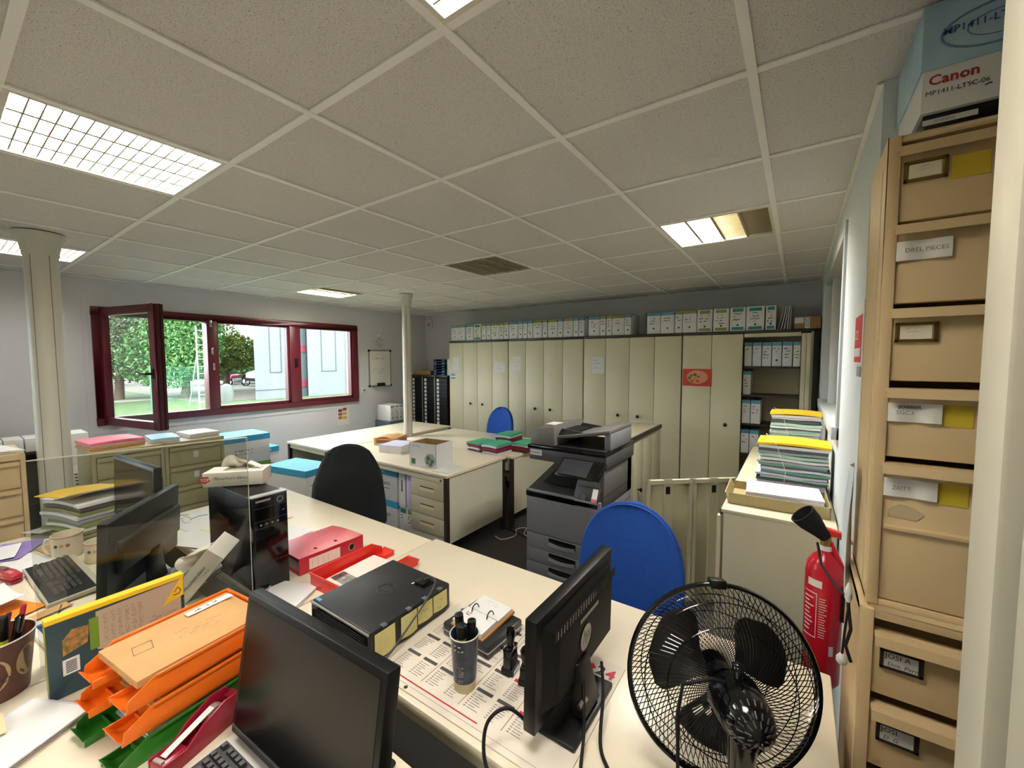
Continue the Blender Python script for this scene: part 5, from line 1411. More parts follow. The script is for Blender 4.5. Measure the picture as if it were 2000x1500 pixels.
def letter_tray(name, label, loc, rotz, m, w=.255, d=.355, h=.062, group=None, tall_front=.030):
    """open front towards local -y"""
    t = thing(name, label, 'letter tray', loc, rotz, group)
    th = .0035
    G().box(-w / 2, w / 2, -d / 2 + .055, d / 2, 0, th).build('base', m, t)
    prof = [(-d / 2, .0), (d / 2, .0), (d / 2, h), (-d / 2 + .06, h), (-d / 2 + .005, tall_front)]
    G().prism(prof, -w / 2, -w / 2 + th, 'x').build('side_wall', m, t, bevel=.001)
    G().prism(prof, w / 2 - th, w / 2, 'x').build('side_wall', m, t, bevel=.001)
    G().box(-w / 2, w / 2, d / 2 - th, d / 2, 0, h).build('back_wall', m, t, bevel=.001)
    for x in (-w / 2, w / 2):
        G().box(x - .004 if x < 0 else x - .001, x + .001 if x < 0 else x + .004, -d / 2 + .06, d / 2 + .003, h - .006, h + .002).build('rim', m, t, bevel=.0012)
    G().box(-w / 2 - .003, w / 2 + .003, d / 2 - .001, d / 2 + .004, h - .006, h + .002).build('rim', m, t, bevel=.0012)
    for s in (-1, 1):
        xo, xi = s * (w / 2 - .001), s * (w / 2 - .078)
        x0, x1 = min(xo, xi), max(xo, xi)
        lip = G().slab(lambda u, v, x0=x0, x1=x1: (x0 + (x1 - x0) * u, -d / 2 + .056 - .064 * v, th + .020 * max(0, v - .55) ** 1.5 * 3.3), 2, 8, (0, 0, -th)).build('front_lip', m, t, smooth=60)
        G().box(xi - .0018, xi + .0018, -d / 2 - .004, -d / 2 + .058, .0005, .020).build('lip_rib', m, lip, bevel=.0008)
        G().box(x0, x1, -d / 2 + .050, -d / 2 + .0535, .0005, .014).build('lip_rib', m, lip, bevel=.0008)
    return t
# trays on the near-left desk: green under two orange
TX, TY, TR = -.672, -.385, .12
letter_tray('letter_tray', 'green letter tray at the bottom of the tray stack', (TX + .01, TY - .012, DZ), TR, GREENP, group='stacked letter trays', h=.060)
letter_tray('letter_tray', 'orange letter tray in the middle of the stack, full of folders', (TX + .0, TY - .0, DZ + .063), TR, ORANGE, group='stacked letter trays', h=.060)
letter_tray('letter_tray', 'orange letter tray on top of the stack with a kraft parcel', (TX - .012, TY + .012, DZ + .126), TR, ORANGE, group='stacked letter trays', h=.060)
t = thing('kraft_parcel', 'padded kraft envelope with white label in the top orange tray', 'envelope', (TX - .012, TY + .020, DZ + .173), TR)
def pk(u, v):
    e = min(u, 1 - u, v, 1 - v)
    return ((u - .5) * .225, (v - .5) * .315, .012 + .012 * min(1, e * 9) + .002 * math.sin(u * 9) * math.sin(v * 7))
G().slab(pk, 12, 14, (0, 0, -.018)).build('envelope', KRAFT, t, smooth=50)
ME = T(0, 0, .027)
G().box(-.07, -.045, .02, .145, .0, .0012).xf(T(.0, 0, .0265)).build('address_label', WHITE, t)
G().scrib((-.065, .035, .0285), (0, 1, 0), (-1, 0, 0), .09, .016, 1, 12, th=.2).build('print', INK, t)
G().scrib((.0, -.04, .0282), (.2, 1, 0), (-1, .2, 0), .16, .05, 3, 13, th=.05).build('handwriting', INK, t)
G().tube([(-.02, -.12, .0275), (.02, -.13, .0275), (.025, -.09, .0275), (-.015, -.08, .0275)], .0007, 4, closed=True).build('stamp_mark', INK, t)
t = thing('tray_documents', 'black and white documents under the kraft parcel in the top tray', 'documents', (TX - .005, TY + .03, DZ + .131), TR)
for k in range(5):
    G().box(-.105, .105, -.125 + .003 * k, .14, k * .0068, k * .0068 + .006).build('document', [WHITE, mat('folder_black', '#22262a', .4), WHITE, mat('folder_black', '#22262a', .4), PURPLEW][k], t)
t = thing('tray_folders', 'yellow and white folders filling the middle orange tray', 'folders', (TX + .0, TY + .0, DZ + .0675), TR)
for k in range(5):
    G().slab(lambda u, v, k=k: ((u - .5) * .21, (v - .5) * .26 + .038 - .010 * (k % 2), k * .009 + .0085 + .004 * math.sin(u * 3)), 4, 1, (0, 0, -.0078)).build('folder', [WHITE, KRAFT, mat('folder_mustard', '#b89a3c', .6), WHITE, YELLOW][k], t)
stack('tray_papers', 'few white papers in the green tray', 'papers', (TX + .006, TY + .022, DZ + .0045), TR, .20, .27, .02, 3, [WHITE, mat('folder_grey', '#8f9799', .6)], 21)
letter_tray('letter_tray', 'red letter tray between the red binder and the flat computer', (-.817, .325, DZ), PI + .04, RED, w=.25, d=.38, h=.062)
stack('tray_leaflets', 'leaflets with black photo strip lying in the red tray', 'leaflets', (-.822, .312, DZ + .004), .04, .19, .27, .014, 3, [mat('leaflet_cream', '#e9ded2', .6)], 22, jit=.004)
tag(G().box(-.902, -.767, .20, .265, DZ + .0185, DZ + .0195).build('photo_strip', mat('photo_dark', '#35302c', .3, vary=.6, vscale=60, hex2='#8a8078')), 'dark photo card on the leaflets in the red tray', 'card')
stack('blank_paper_stack', 'stack of blank white sheets between tower and flat computer', 'papers', (-.93, -.02, DZ), .5, .21, .297, .012, 3, [WHITE], 23, jit=.004)

# ---------------------------------------------------------------- tower computer, tissue boxes, screen panel
t = thing('tower_computer', 'glossy black tower computer standing behind the clear acrylic screen', 'computer', (-1.50, -.035, DZ))
w, d, h = .45, .137, .405
G().box(0, w - .02, 0, d, .006, h - .004).build('case', BLACK, t, bevel=.004)
G().box(w - .03, w, -.002, d + .002, .0, h).build('front_panel', BLACKG, t, bevel=.006)
G().box(w - .032, w + .001, -.003, d + .003, h - .004, h + .002).build('top_trim', mat('tower_silver', '#b9bdbf', .25, metal=.4), t, bevel=.001)
for z in (.355, .30, .27, .12):
    G().box(w, w + .0008, .004, d - .004, z, z + .0015).build('bay_line', mat('seam_grey', '#343436', .4), t)
G().tube([(w + .001, d - .03 + .012 * math.cos(a * PI / 8), h - .03 + .012 * math.sin(a * PI / 8)) for a in range(16)], .0015, 5, closed=True).build('power_button', STEEL, t)
G().box(w, w + .001, .012, .07, h - .024, h - .016).build('silver_badge', STEEL, t)
G().scrib((w + .001, .095, .335), (0, 1, 0), (0, 0, 1), .04, .018, 1, 3, th=.15).build('script_badge', STEEL, t)
for k in range(4):
    G().cyl((w, .03 + k * .022, .285), (w + .0016, .03 + k * .022, .285), .004, n=10).build('audio_jack', STEEL, t)
TISS = mat('tissue_box_white', '#dfd8cb', .5)
def tissue(label, loc, M, seed, w=.235, d=.115, h=.062):
    t = thing('tissue_box', label, 'tissue box', loc, 0, 'white tissue boxes')
    G().box(-w / 2, w / 2, -d / 2, d / 2, 0, h).xf(M).build('carton', TISS, t, bevel=.002)
    P = lambda x, y, z: tuple(M @ Vector((x, y, z)))
    R3 = M.to_3x3()
    u = R3 @ Vector((1, 0, 0)); v = R3 @ Vector((0, 0, 1)); yv = R3 @ Vector((0, 1, 0))
    G().prism([(-.03 - .078 + .022 * math.cos(a * PI / 5 + .3) * (1 if a % 2 else .8), .033 + .018 * math.sin(a * PI / 5 + .3) * (1 if a % 2 else .8)) for a in range(10)], -d / 2 - .0008, -d / 2, 'y').xf(M).build('red_badge', mat('badge_red', '#c4494d', .5), t)
    text('TOP', .018, WHITEC, t, P(-.125, -d / 2 - .001, .027), u, v, bold=.03, lift=.0008)
    text('Mouchoirs blancs', .019, INK, t, P(-.075, -d / 2 - .001, .030), u, v, shear=.35, lift=.0004)
    G().scrib(P(.02, -d / 2 - .001, .022), u, v, .05, .008, 1, seed, th=.2).build('small_print', INK, t)
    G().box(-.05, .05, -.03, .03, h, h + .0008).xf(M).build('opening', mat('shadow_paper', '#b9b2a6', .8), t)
    def tis(a, b):
        x = (a - .5) * .11; s = math.sin(a * PI)
        return P(x + .01 * math.sin(b * 5), (.035 - .05 * b) * (1 - .5 * b) + .012 * math.sin(a * 11 + b * 3), h + .001 + b * (.055 * s + .012 + .012 * math.sin(a * 8)))
    G().slab(tis, 14, 8, (0, 0, -.001)).build('tissue', mat('tissue_paper', '#efe9df', .8), t, smooth=70)
    G().slab(lambda a, b: P(.05 + .05 * a, -.02 + .04 * b, h + .03 - .028 * a + .004 * math.sin(b * 3)), 4, 2, (0, 0, -.001)).build('torn_flap', TISS, t)
    return t
rt = math.atan2(.18, .128)
tissue('opened tissue box lying on the tower computer', (-1.335, .03, DZ + .4075), RZ(rt - .1), 3)
Mtb = RZ(.55) @ Matrix.Rotation(-.85, 4, 'Y') @ Matrix.Rotation(.25, 4, 'X')
tissue('tissue box tipped on end and leaning behind the orange trays', (-1.195, -.13, DZ + .10), Mtb, 5, w=.26, d=.125, h=.07)
# small white carton further back
tag(G().box(-.07, .07, -.035, .035, 0, .055).xf(T(-1.44, .20, DZ) @ RZ(.7)).build('small_carton', TISS, bevel=.002), 'small blank white carton behind the tower computer', 'carton')
# acrylic screen
a0 = Vector((-1.052, -.045, 0)); a1 = Vector((-1.19, -.60, 0))
dv = (a1 - a0)
t = thing('acrylic_screen', 'clear acrylic divider screen standing between the near desks', 'screen', tuple(a0 + Vector((0, 0, DZ))), math.atan2(dv.y, dv.x))
Ls = dv.length
G().box(0, Ls, -.002, .002, .0, .655).build('panel', PLEXI, t)
G().box(0, Ls, -.0024, .0024, .653, .6565).build('edge', mat('acrylic_edge', '#b8b4a6', .2), t)
G().box(-.0012, .0012, -.0024, .0024, .0, .655).build('edge', mat('acrylic_edge', '#b8b4a6', .2), t)
for x in (.12, Ls - .12):
    G().box(x - .03, x + .03, -.02, .02, 0, .02).build('clamp_foot', BLACK, t, bevel=.003)

# ---------------------------------------------------------------- food box, red box, tape dispenser, bucket, papers
t = thing('food_carton', 'blue-green food carton with yellow edge standing behind the orange trays', 'carton', (-.972, -.608, DZ), PI / 2 + .02)
w, d, h = .315, .030, .235
G().box(0, w, -d / 2, d / 2, 0, h).build('carton', mat('carton_teal', '#28424c', .35, vary=.2, vscale=8), t, bevel=.0015)
G().box(-.0008, w + .0008, -d / 2 - .0008, d / 2 + .0008, h - .012, h + .0008).build('yellow_edge', YELLOW, t)
G().box(-.0012, .0, -d / 2 + .004, d / 2 - .004, .03, h - .015).build('yellow_side', mat('carton_sage', '#a5a35a', .5), t)
fy = -d / 2 - .001
G().prism([(.10, .215), (.305, .222), (.305, .04), (.20, .045), (.19, .11), (.13, .085), (.10, .10)], fy - .0004, fy, 'y').build('beige_print_area', mat('carton_beige', '#b7a591', .5), t)
G().box(.085, .105, fy - .0006, fy, .105, .20).build('green_band', mat('carton_green', '#6d8f2c', .5), t)
G().prism([(.03, .12), (.08, .135), (.085, .185), (.05, .19), (.03, .165)], fy - .0008, fy, 'y').build('food_photo', mat('food_print', '#b9804c', .5, vary=.7, vscale=70, hex2='#4d5b2a'), t)
G().prism([(.255, .15), (.313, .235), (.313, .165)], fy - .0010, fy - .0004, 'y').build('yellow_corner', YELLOW, t)
G().tube([(.288, fy - .0016, .185), (.298, fy - .0016, .198), (.306, fy - .0016, .185), (.300, fy - .0016, .175), (.285, fy - .0016, .175)], .0012, 4).build('corner_emblem', INK, t)
for c in range(6):
    G().scrib((.115 + c * .016, fy - .0009, .20), (1, 0, 0), (0, 0, 1), .013, .085, 16, 60 + c, th=.15, fill=1).build('small_print', mat('carton_ink', '#4a443c', .6), t)
G().scrib((.22, fy - .0009, .135), (1, 0, 0), (0, 0, 1), .08, .06, 8, 69, th=.12, fill=1).build('small_print', mat('carton_ink', '#4a443c', .6), t)
bc = G().box(.028, .062, fy - .0008, fy, .062, .108).build('barcode_label', WHITEC, t)
for k in range(7): G().box(.034, .056, fy - .0012, fy - .0008, .068 + k * .005, .0705 + k * .005).build('bar', INK, bc)
t = thing('red_carton', 'small red carton between the trays and the near monitor', 'carton', (-.476, -.228, DZ), .30)
G().box(-.05, .05, -.045, .045, 0, .10).build('carton', mat('carton_red', '#b3202a', .4, vary=.2, vscale=30), t, bevel=.001)
G().box(-.05, .05, -.0458, -.045, .085, .10).build('cream_edge', mat('carton_cream', '#d9c1a2', .6), t)
G().box(-.045, .045, -.04, .04, .1002, .1008).build('bright_top', RED, t)
t = thing('tape_dispenser', 'dark red desktop tape dispenser beside the green tray', 'tape dispenser', (-.475, -.41, DZ), math.atan2(.2, -.06))
prof = [(-.10, 0), (.10, 0), (.10, .05), (.085, .072), (.045, .078), (-.015, .058), (-.05, .034), (-.10, .04)]
for s in (-.028, .022):
    G().prism(prof, s, s + .006, 'y').build('side_wall', DRED, t, bevel=.0015)
G().box(-.10, -.045, -.022, .022, 0, .036).build('nose_block', DRED, t, bevel=.003)
G().box(-.10, .10, -.022, .022, 0, .012).build('weighted_base', DRED, t)
G().box(.075, .10, -.022, .022, .012, .055).build('tail_block', DRED, t)
G().cyl((.035, -.010, .040), (.035, .010, .040), .026, n=20).build('tape_roll', mat('tape_amber', '#8a7d70', .3), t, smooth=40)
G().add([(.03, -.009, .066), (.03, .009, .066), (-.085, .009, .040), (-.085, -.009, .040)], [(0, 1, 2, 3)]).build('tape_strip', WHITEP, t)
G().box(-.098, -.090, -.014, .014, .036, .041).build('cutter', STEEL, t)
# bucket
bx, by = -1.135, -.69
t = thing('pen_bucket', 'brown cappuccino tub stuffed with highlighters and pens', 'tub', (bx, by, DZ))
G().lathe([(.064, 0), (.082, .165), (.085, .170), (.081, .170), (.062, .012), (0, .012)], 32, cap=False).lathe([(.0, 0.0005), (.064, 0.0005)], 32, cap=False).build('tub', mat('tub_brown', '#5a2f22', .35, vary=.3, vscale=14), t, smooth=40)
G().tube([(.084 * math.cos(a * PI / 16), .084 * math.sin(a * PI / 16), .170) for a in range(32)], .0022, 5, closed=True).build('rim', WHITEP, t)
def wrapbucket(g, off=.0008):
    out = []
    for (x, y, z) in g.v:
        r = .064 + (.018) * z / .165 + off
        a = x / .075 - .25
        out.append((r * math.cos(a), r * math.sin(a), z))
    g.v = out; return g
wrapbucket(G().prism([(.045 * math.cos(a * PI / 12) , .085 + .052 * math.sin(a * PI / 12)) for a in range(24)], 0, .0005, 'y')).build('cream_oval', mat('tub_cream', '#a98d6b', .5), t)
wrapbucket(G().prism([(.085 + .030 * math.cos(a * PI / 10), .095 + .045 * math.sin(a * PI / 10)) for a in range(20)], 0, .0005, 'y')).build('cream_oval', mat('tub_cream', '#a98d6b', .5), t)
tt = text('CCINO', .022, INK, None, (-.03, 0, .06), (1, 0, 0), (0, 0, 1), name='lettering', shear=.2)
vs = [tuple(v.co) for v in tt.data.vertices]; fs = [tuple(p.vertices) for p in tt.data.polygons]; bpy.data.objects.remove(tt)
wrapbucket(G().add(vs, fs), .0022).build('lettering', INK, t)
pens = [('yellow highlighter with black cap leaning in the brown tub', (.0, .01, .02), (.035, .02, .235), .011, HL, BLACK, .33, 'highlighter'),
        ('second flat yellow highlighter in the brown tub', (.03, -.01, .02), (.066, .0, .185), .010, HL, HL, .25, 'highlighter'),
        ('black marker leaning out of the brown tub towards the carton', (.02, .02, .02), (.055, .050, .23), .009, BLACKM, BLACKG, .3, 'marker'),
        ('red capped pen standing in the brown tub', (-.01, .03, .02), (.03, .06, .25), .006, mat('pen_clear', '#c9b5ae', .3), mat('pen_red', '#b8323a', .3), .3, 'pen'),
        ('orange highlighter low in the brown tub', (.02, -.04, .02), (.05, -.045, .175), .011, mat('hl_orange', '#f07c4a', .4), mat('hl_orange', '#f07c4a', .4), .3, 'highlighter'),
        ('dark red pen at the rear of the brown tub', (-.03, .0, .02), (-.02, .035, .22), .006, mat('pen_dred', '#6d2430', .3), mat('pen_dred', '#6d2430', .3), .3, 'pen'),
        ('dark metal scissors handle in the brown tub', (-.02, -.02, .02), (-.03, -.04, .205), .008, mat('dark_metal', '#3a3638', .3), CHROME, .3, 'scissors')]
for (lab, p0, p1, r, m1, m2, cf, cat) in pens:
    pen(lab, (bx + p0[0], by + p0[1], DZ + p0[2]), (bx + p1[0], by + p1[1], DZ + p1[2]), r, m1, m2, cf, 'pens in the brown tub', cat, 'pen')
stack('note_papers', 'fanned white papers at the front of the near-left desk', 'papers', (-.86, -.70, DZ), .5, .19, .25, .018, 6, [WHITE, PURPLEW, WHITE], 31, jit=.010)
tag(G().slab(lambda u, v: (-.98 + .10 * u, -.80 + .11 * v, DZ + .024 + .014 * math.sin(u * 3.1)), 6, 3, (0, 0, -.0015)).xf(T(0, 0, 0)).build('kraft_slip', mat('slip_tan', '#d8c49a', .7), smooth=50), 'curled tan slip lying on the fanned white papers', 'paper slip')

# ---------------------------------------------------------------- keyboards
def keyboard(label, loc, rotz, body, deck, keym, L=.45, D=.155, group='keyboards', tilt=.06):
    t = thing('keyboard', label, 'keyboard', loc, rotz, group)
    M = T(0, 0, .006) @ Matrix.Rotation(tilt, 4, 'X')
    G().box(-L / 2, L / 2, -D / 2, D / 2, 0, .018).xf(M).build('body', body, t, bevel=.004)
    G().box(-L / 2 + .008, L / 2 - .008, -D / 2 + .008, D / 2 - .022, .018, .0192).xf(M).build('deck', deck, t)
    for x in (-L / 2 + .03, L / 2 - .03):
        for y in (-D / 2 + .02, D / 2 - .02):
            G().box(x - .01, x + .01, y - .005, y + .005, 0, .012 + (.006 if y > 0 else 0)).build('foot', BLACKM, t)
    kx = .0187
    cache = {}
    def key(x, y, w):
        kk = round(w, 4)
        if kk not in cache:
            a, b = w / 2 - .0012, .0075
            g = G().add([(-a, -b, 0), (a, -b, 0), (a, b, 0), (-a, b, 0), (-a + .0025, -b + .002, .008), (a - .0025, -b + .002, .008), (a - .0025, b - .003, .008), (-a + .0025, b - .003, .008)], [(4, 5, 6, 7), (0, 1, 5, 4), (1, 2, 6, 5), (2, 3, 7, 6), (3, 0, 4, 7)])
            o = g.build('key', keym, t); cache[kk] = o.data
        else:
            o = bpy.data.objects.new('key', cache[kk]); COL.objects.link(o); o.parent = t
        o.matrix_local = M @ T(x, y, .019)
    x0 = -L / 2 + .022
    rows = [D / 2 - .033] + [D / 2 - .056 - k * .0175 for k in range(5)]
    for k in range(13):
        if k == 0: key(x0, rows[0], kx)
        else: key(x0 + kx * (k + .6 * ((k - 1) // 4) + .6), rows[0], kx)
    for r in range(1, 5):
        n = 14 if r < 3 else 13
        offx = (0, 0, .4, .6, .2)[r] * kx
        for k in range(n): key(x0 + offx + k * kx, rows[r], kx)
    for (c, w) in ((0, 1.3), (1.35, 1.2), (2.6, 1.2), (6.2, 5.8), (10, 1.2), (11.3, 1.2), (12.6, 1.3)):
        key(x0 + c * kx, rows[5], w * kx)
    xn = x0 + kx * 15.2
    for r in range(1, 3):
        for k in range(3): key(xn + k * kx, rows[r], kx)
    key(xn + kx, rows[4], kx)
    for k in range(3): key(xn + k * kx, rows[5], kx)
    for r in range(1, 6):
        for k in range(4): key(xn + kx * (3.5 + k), rows[r], kx)
    return t
keyboard('dark keyboard with beige top strip beside the mugs', (-1.865, -.462, DZ), .03, mat('keyboard_beige', '#b0a894', .5), BLACKM, mat('key_dark', '#3d3833', .5), L=.50, D=.165)
keyboard('silver and black keyboard in front of the near monitor', (-.165, -.432, DZ), .05, mat('keyboard_silver', '#c2c1bc', .4), BLACK, mat('key_black', '#2b2b2c', .45), L=.46, D=.165)

# ---------------------------------------------------------------- fan
FC = Vector((.612, .254, .962)); FN = Vector((-.4, .8, -.2)).normalized()
xa_ = FN.cross(Vector((0, 0, 1))).normalized(); ya_ = xa_.cross(FN).normalized()
MF = Matrix(((xa_.x, ya_.x, FN.x, 0), (xa_.y, ya_.y, FN.y, 0), (xa_.z, ya_.z, FN.z, FC.z - DZ), (0, 0, 0, 1)))   # local z = blowing direction
t = thing('desk_fan', 'black wire-caged desk fan seen from behind its motor', 'fan', (FC.x, FC.y, DZ))
R_ = .207
for z, r, rr in ((0, R_, .006), (.012, R_ - .001, .004)):
    G().tube([(r * math.cos(a * PI / 40), r * math.sin(a * PI / 40), z) for a in range(80)], rr, 6, closed=True).xf(MF).build('cage_rim', BLACKG, t, smooth=60)
def grille(side, twist, n, r0):
    g = G()
    for k in range(n):
        a0 = 2 * PI * k / n
        pts = []
        for i in range(8):
            s = i / 7
            r = r0 + (R_ - r0) * s
            a = a0 + twist * s
            z = side * .072 * (1 - s ** 3.2)
            pts.append((r * math.cos(a), r * math.sin(a), z))
        g.tube(pts, .0011, 3, cap=False)
    for rr, s in ((.55, .5), (.82, .8)):
        r = r0 + (R_ - r0) * rr
        g.tube([(r * math.cos(a * PI / 30), r * math.sin(a * PI / 30), side * .072 * (1 - rr ** 3.2)) for a in range(60)], .0013, 4, closed=True)
    return g
o = grille(-1, .55, 96, .045).xf(MF).build('rear_grille', BLACKG, t); o['kind'] = 'stuff'
o = grille(1, .55, 96, .03).xf(MF).build('front_grille', BLACKG, t); o['kind'] = 'stuff'
G().lathe([(.0, 0), (.034, .0), (.034, .006), (0, .008)], 24, (0, 0, .068), cap=False).xf(MF).build('front_cap', BLACKG, t)
for k in range(3):
    a0 = k * 2 * PI / 3 + .55
    def blade(u, v, a0=a0):
        r = .03 + .135 * v
        wdt = .35 + .75 * math.sin(min(1, v * 1.15) * PI * .62) ** 1.0
        if v > .8: wdt *= math.sqrt(max(0.0, 1 - ((v - .8) / .2) ** 2 * .75))
        a = a0 + (u - .5) * wdt * 1.35
        return (r * math.cos(a), r * math.sin(a), .022 - .045 * (u - .5))
    G().slab(blade, 10, 10, (0, 0, -.003)).xf(MF).build('blade', mat('blade_black', '#141210', .6), t, smooth=60)
G().lathe([(.0, .03), (.03, .03), (.034, .02), (.034, -.02), (.0, -.02)], 24, cap=False).xf(MF).build('hub', BLACKG, t, smooth=40)
# motor housing behind the rear grille
G().lathe([(.0, -.06), (.05, -.062), (.056, -.075), (.054, -.11), (.048, -.15), (.036, -.178), (.016, -.19), (.0, -.191)], 32, cap=False).xf(MF).build('motor_housing', BLACKG, t, smooth=60)
for ring, (rr, zz, n) in enumerate(((.042, -.166, 22), (.030, -.183, 16), (.018, -.1895, 10))):
    g = G()
    for k in range(n):
        a = 2 * PI * k / n
        c = Vector((rr * math.cos(a), rr * math.sin(a), zz))
        d = Vector((math.cos(a), math.sin(a), .9)).normalized() * .006
        g.tube([tuple(c - d), tuple(c + d)], .0016, 5)
    o = g.xf(MF).build('vent_slots', GREYD, t); o['kind'] = 'stuff'
G().cyl((0, .05, -.105), (0, .075, -.105), .008, n=12).xf(MF).build('oscillation_knob', BLACKG, t)
G().lathe([(.012, 0), (.011, .012), (.006, .016)], 14).xf(MF @ T(0, .070, -.105) @ Matrix.Rotation(-PI / 2, 4, 'X')).build('knob_cap', BLACKG, t, smooth=50)
# handle clip on top of the cage
G().box(-.018, .018, R_ - .008, R_ + .012, -.012, .02).xf(MF).build('cage_clip', BLACK, t, bevel=.003)
# neck and foot
mb = MF @ Vector((0, -.045, -.11))
G().tube([tuple(mb), (mb.x, mb.y, mb.z - .06), (mb.x - .0, mb.y, .03)], [.03, .026, .022], 14).build('neck', BLACKG, t, smooth=50)
G().lathe([(.115, 0), (.115, .008), (.095, .022), (.04, .032), (.0, .034)], 32, (mb.x, mb.y, 0)).build('foot', BLACKG, t, smooth=40)
pw = [MF @ Vector(p) for p in ((-.02, .04, -.10), (-.06, .06, -.13), (-.115, .04, -.12), (-.125, -.02, -.11), (-.125, -.10, -.10))]
pw = [tuple(p) for p in pw] + [(pw[-1].x + .01, pw[-1].y - .03, .02), (pw[-1].x + .0, pw[-1].y - .10, .008)]
G().tube(pw, .0038, 7).build('power_cord', BLACKM, t, smooth=60)

# ================================================================ LEFT BACKGROUND
def file_cab(label, loc, w, d, h, nd, m, seed):
    """drawers face +x; width along y from loc.y"""
    t = thing('filing_cabinet', label, 'filing cabinet', loc)
    G().box(-d, -.02, 0, w, 0, h).build('carcass', m, t, bevel=.003)
    G().box(-.022, -.004, 0, .022, 0, h).build('front_stile', m, t); G().box(-.022, -.004, w - .022, w, 0, h).build('front_stile', m, t)
    G().box(-.022, -.002, 0, w, h - .035, h).build('front_rail', m, t)
    dh = (h - .06) / nd
    for k in range(nd):
        z1 = h - .045 - k * dh; z0 = z1 - dh + .012
        dr = G().box(-.02, -.004, .026, w - .026, z0, z1 - .026).build('drawer', m, t, bevel=.003)
        G().prism([(-.02, z1), (.016, z1), (.018, z1 - .024), (.012, z1 - .024), (.010, z1 - .008), (-.02, z1 - .008)], .026, w - .026, 'y').build('drawer_pull', m, dr)
        if seed and k < 2:
            G().box(-.0035, -.002, w * .45, w * .45 + .035, z1 - .10, z1 - .05).build('label_card', WHITE, dr)
    return t
file_cab('tan worn filing cabinet left of the thick column, papers on top', (-3.24, -.87, 0), .45, .50, 1.115, 6, TAN2, 0)
OLV = mat('cabinet_olive', '#a89f7c', .5, vary=.05, vscale=5)
file_cab('olive-beige filing cabinet under the pink folders', (-3.32, -.116, 0), .405, .48, 1.045, 6, OLV, 0)
file_cab('olive-beige filing cabinet with small white labels next to the archive boxes', (-3.32, .293, 0), .405, .48, 1.045, 6, OLV, 1)
def pile(name, label, cat, loc, rz, w, d, mats, hs, curl=.0):
    t = thing(name, label, cat, loc, rz)
    z = 0
    for k, (m, h) in enumerate(zip(mats, hs)):
        G().slab(lambda u, v, z=z, h=h, k=k: ((u - .5) * w + .006 * (k % 2), (v - .5) * d + .004 * (k % 3), z + h + curl * math.sin(v * PI) * (k + 1) / len(mats)), 3, 6, (0, 0, -h * .93)).build('folder', m, t, smooth=40)
        z += h
    return t
pile('folder_pile', 'pink folder on kraft sleeves on an olive filing cabinet', 'folders', (-3.56, .03, 1.045), .1, .30, .31, [KRAFT, KRAFT, WHITE, PINK], [.012, .014, .008, .022], .006)
pile('folder_pile', 'pale blue folder lying beside the pink folder', 'folders', (-3.55, .335, 1.045), -.1, .30, .18, [WHITE, LBLUE], [.016, .014], .004)
pile('paper_pile', 'bright white paper pile on the labelled filing cabinet', 'papers', (-3.55, .58, 1.045), .05, .28, .22, [WHITE, WHITE, WHITE], [.012, .01, .01], .004)
pile('paper_pile', 'loose white papers on the worn tan filing cabinet', 'papers', (-3.45, -.60, 1.115), .2, .34, .30, [WHITE, WHITE], [.008, .008], .008)
# dark shelving with archive files behind the column
t = thing('dark_bookcase', 'dark bookcase near the window wall behind the thick column', 'bookcase', (-4.75, -.72, 0))
BK = mat('bookcase_dark', '#1d1d1f', .5)
for y in (0, .52): G().box(0, .36, y, y + .02, 0, .95).build('side_panel', BK, t)
for z in (.05, .5, .93): G().box(0, .36, .02, .52, z, z + .02).build('shelf', BK, t)
G().box(0, .012, .02, .52, 0, .95).build('back_panel', BK, t)
for k in range(4):
    w = .105
    o = G().box(0, .24, 0, w - .004, 0, .11).build('storage_box', WHITEC, loc=(-4.66, -.64 + k * (w + .004), .95), bevel=.002)
    tag(o, 'white storage box lying on the dark bookcase', 'box', 'white boxes on the dark bookcase')
t = thing('side_table', 'low beige side table between the bookcase and olive filing cabinet', 'table', (-4.55, -.14, 0))
G().box(0, .38, 0, .36, .60, .625).build('top', OLV, t)
for x in (.01, .34):
    for y in (.01, .32): G().box(x, x + .03, y, y + .03, 0, .60).build('leg', BROWNM, t)
tag(G().box(-4.50, -4.22, -.12, .02, .626, 1.085).build('archive_case', WHITEC, bevel=.003), 'tall white archive case on the low side table by the column', 'archive case')
t = thing('desk_phone', 'white desk telephone leaning on the archive case by the column', 'telephone', (-4.19, -.11, .6255))
G().add([(0, 0, 0), (.12, 0, 0), (.12, .11, 0), (0, .11, 0), (.0, 0, .20), (.03, 0, .20), (.03, .11, .20), (0, .11, .20)], [(3, 2, 1, 0), (4, 5, 6, 7), (0, 1, 5, 4), (1, 2, 6, 5), (2, 3, 7, 6), (3, 0, 4, 7)]).build('body', WHITEP, t, bevel=.003)
for i in range(4):
    for j in range(3):
        z = .13 - i * .025; x = .03 + .09 * (1 - z / .20) + .001
        G().box(x, x + .004, .02 + j * .028, .038 + j * .028, z, z + .010).build('button', GREYD, t)
G().box(.10, .15, -.01, .12, 0, .03).build('handset', BLACK, t, bevel=.01)

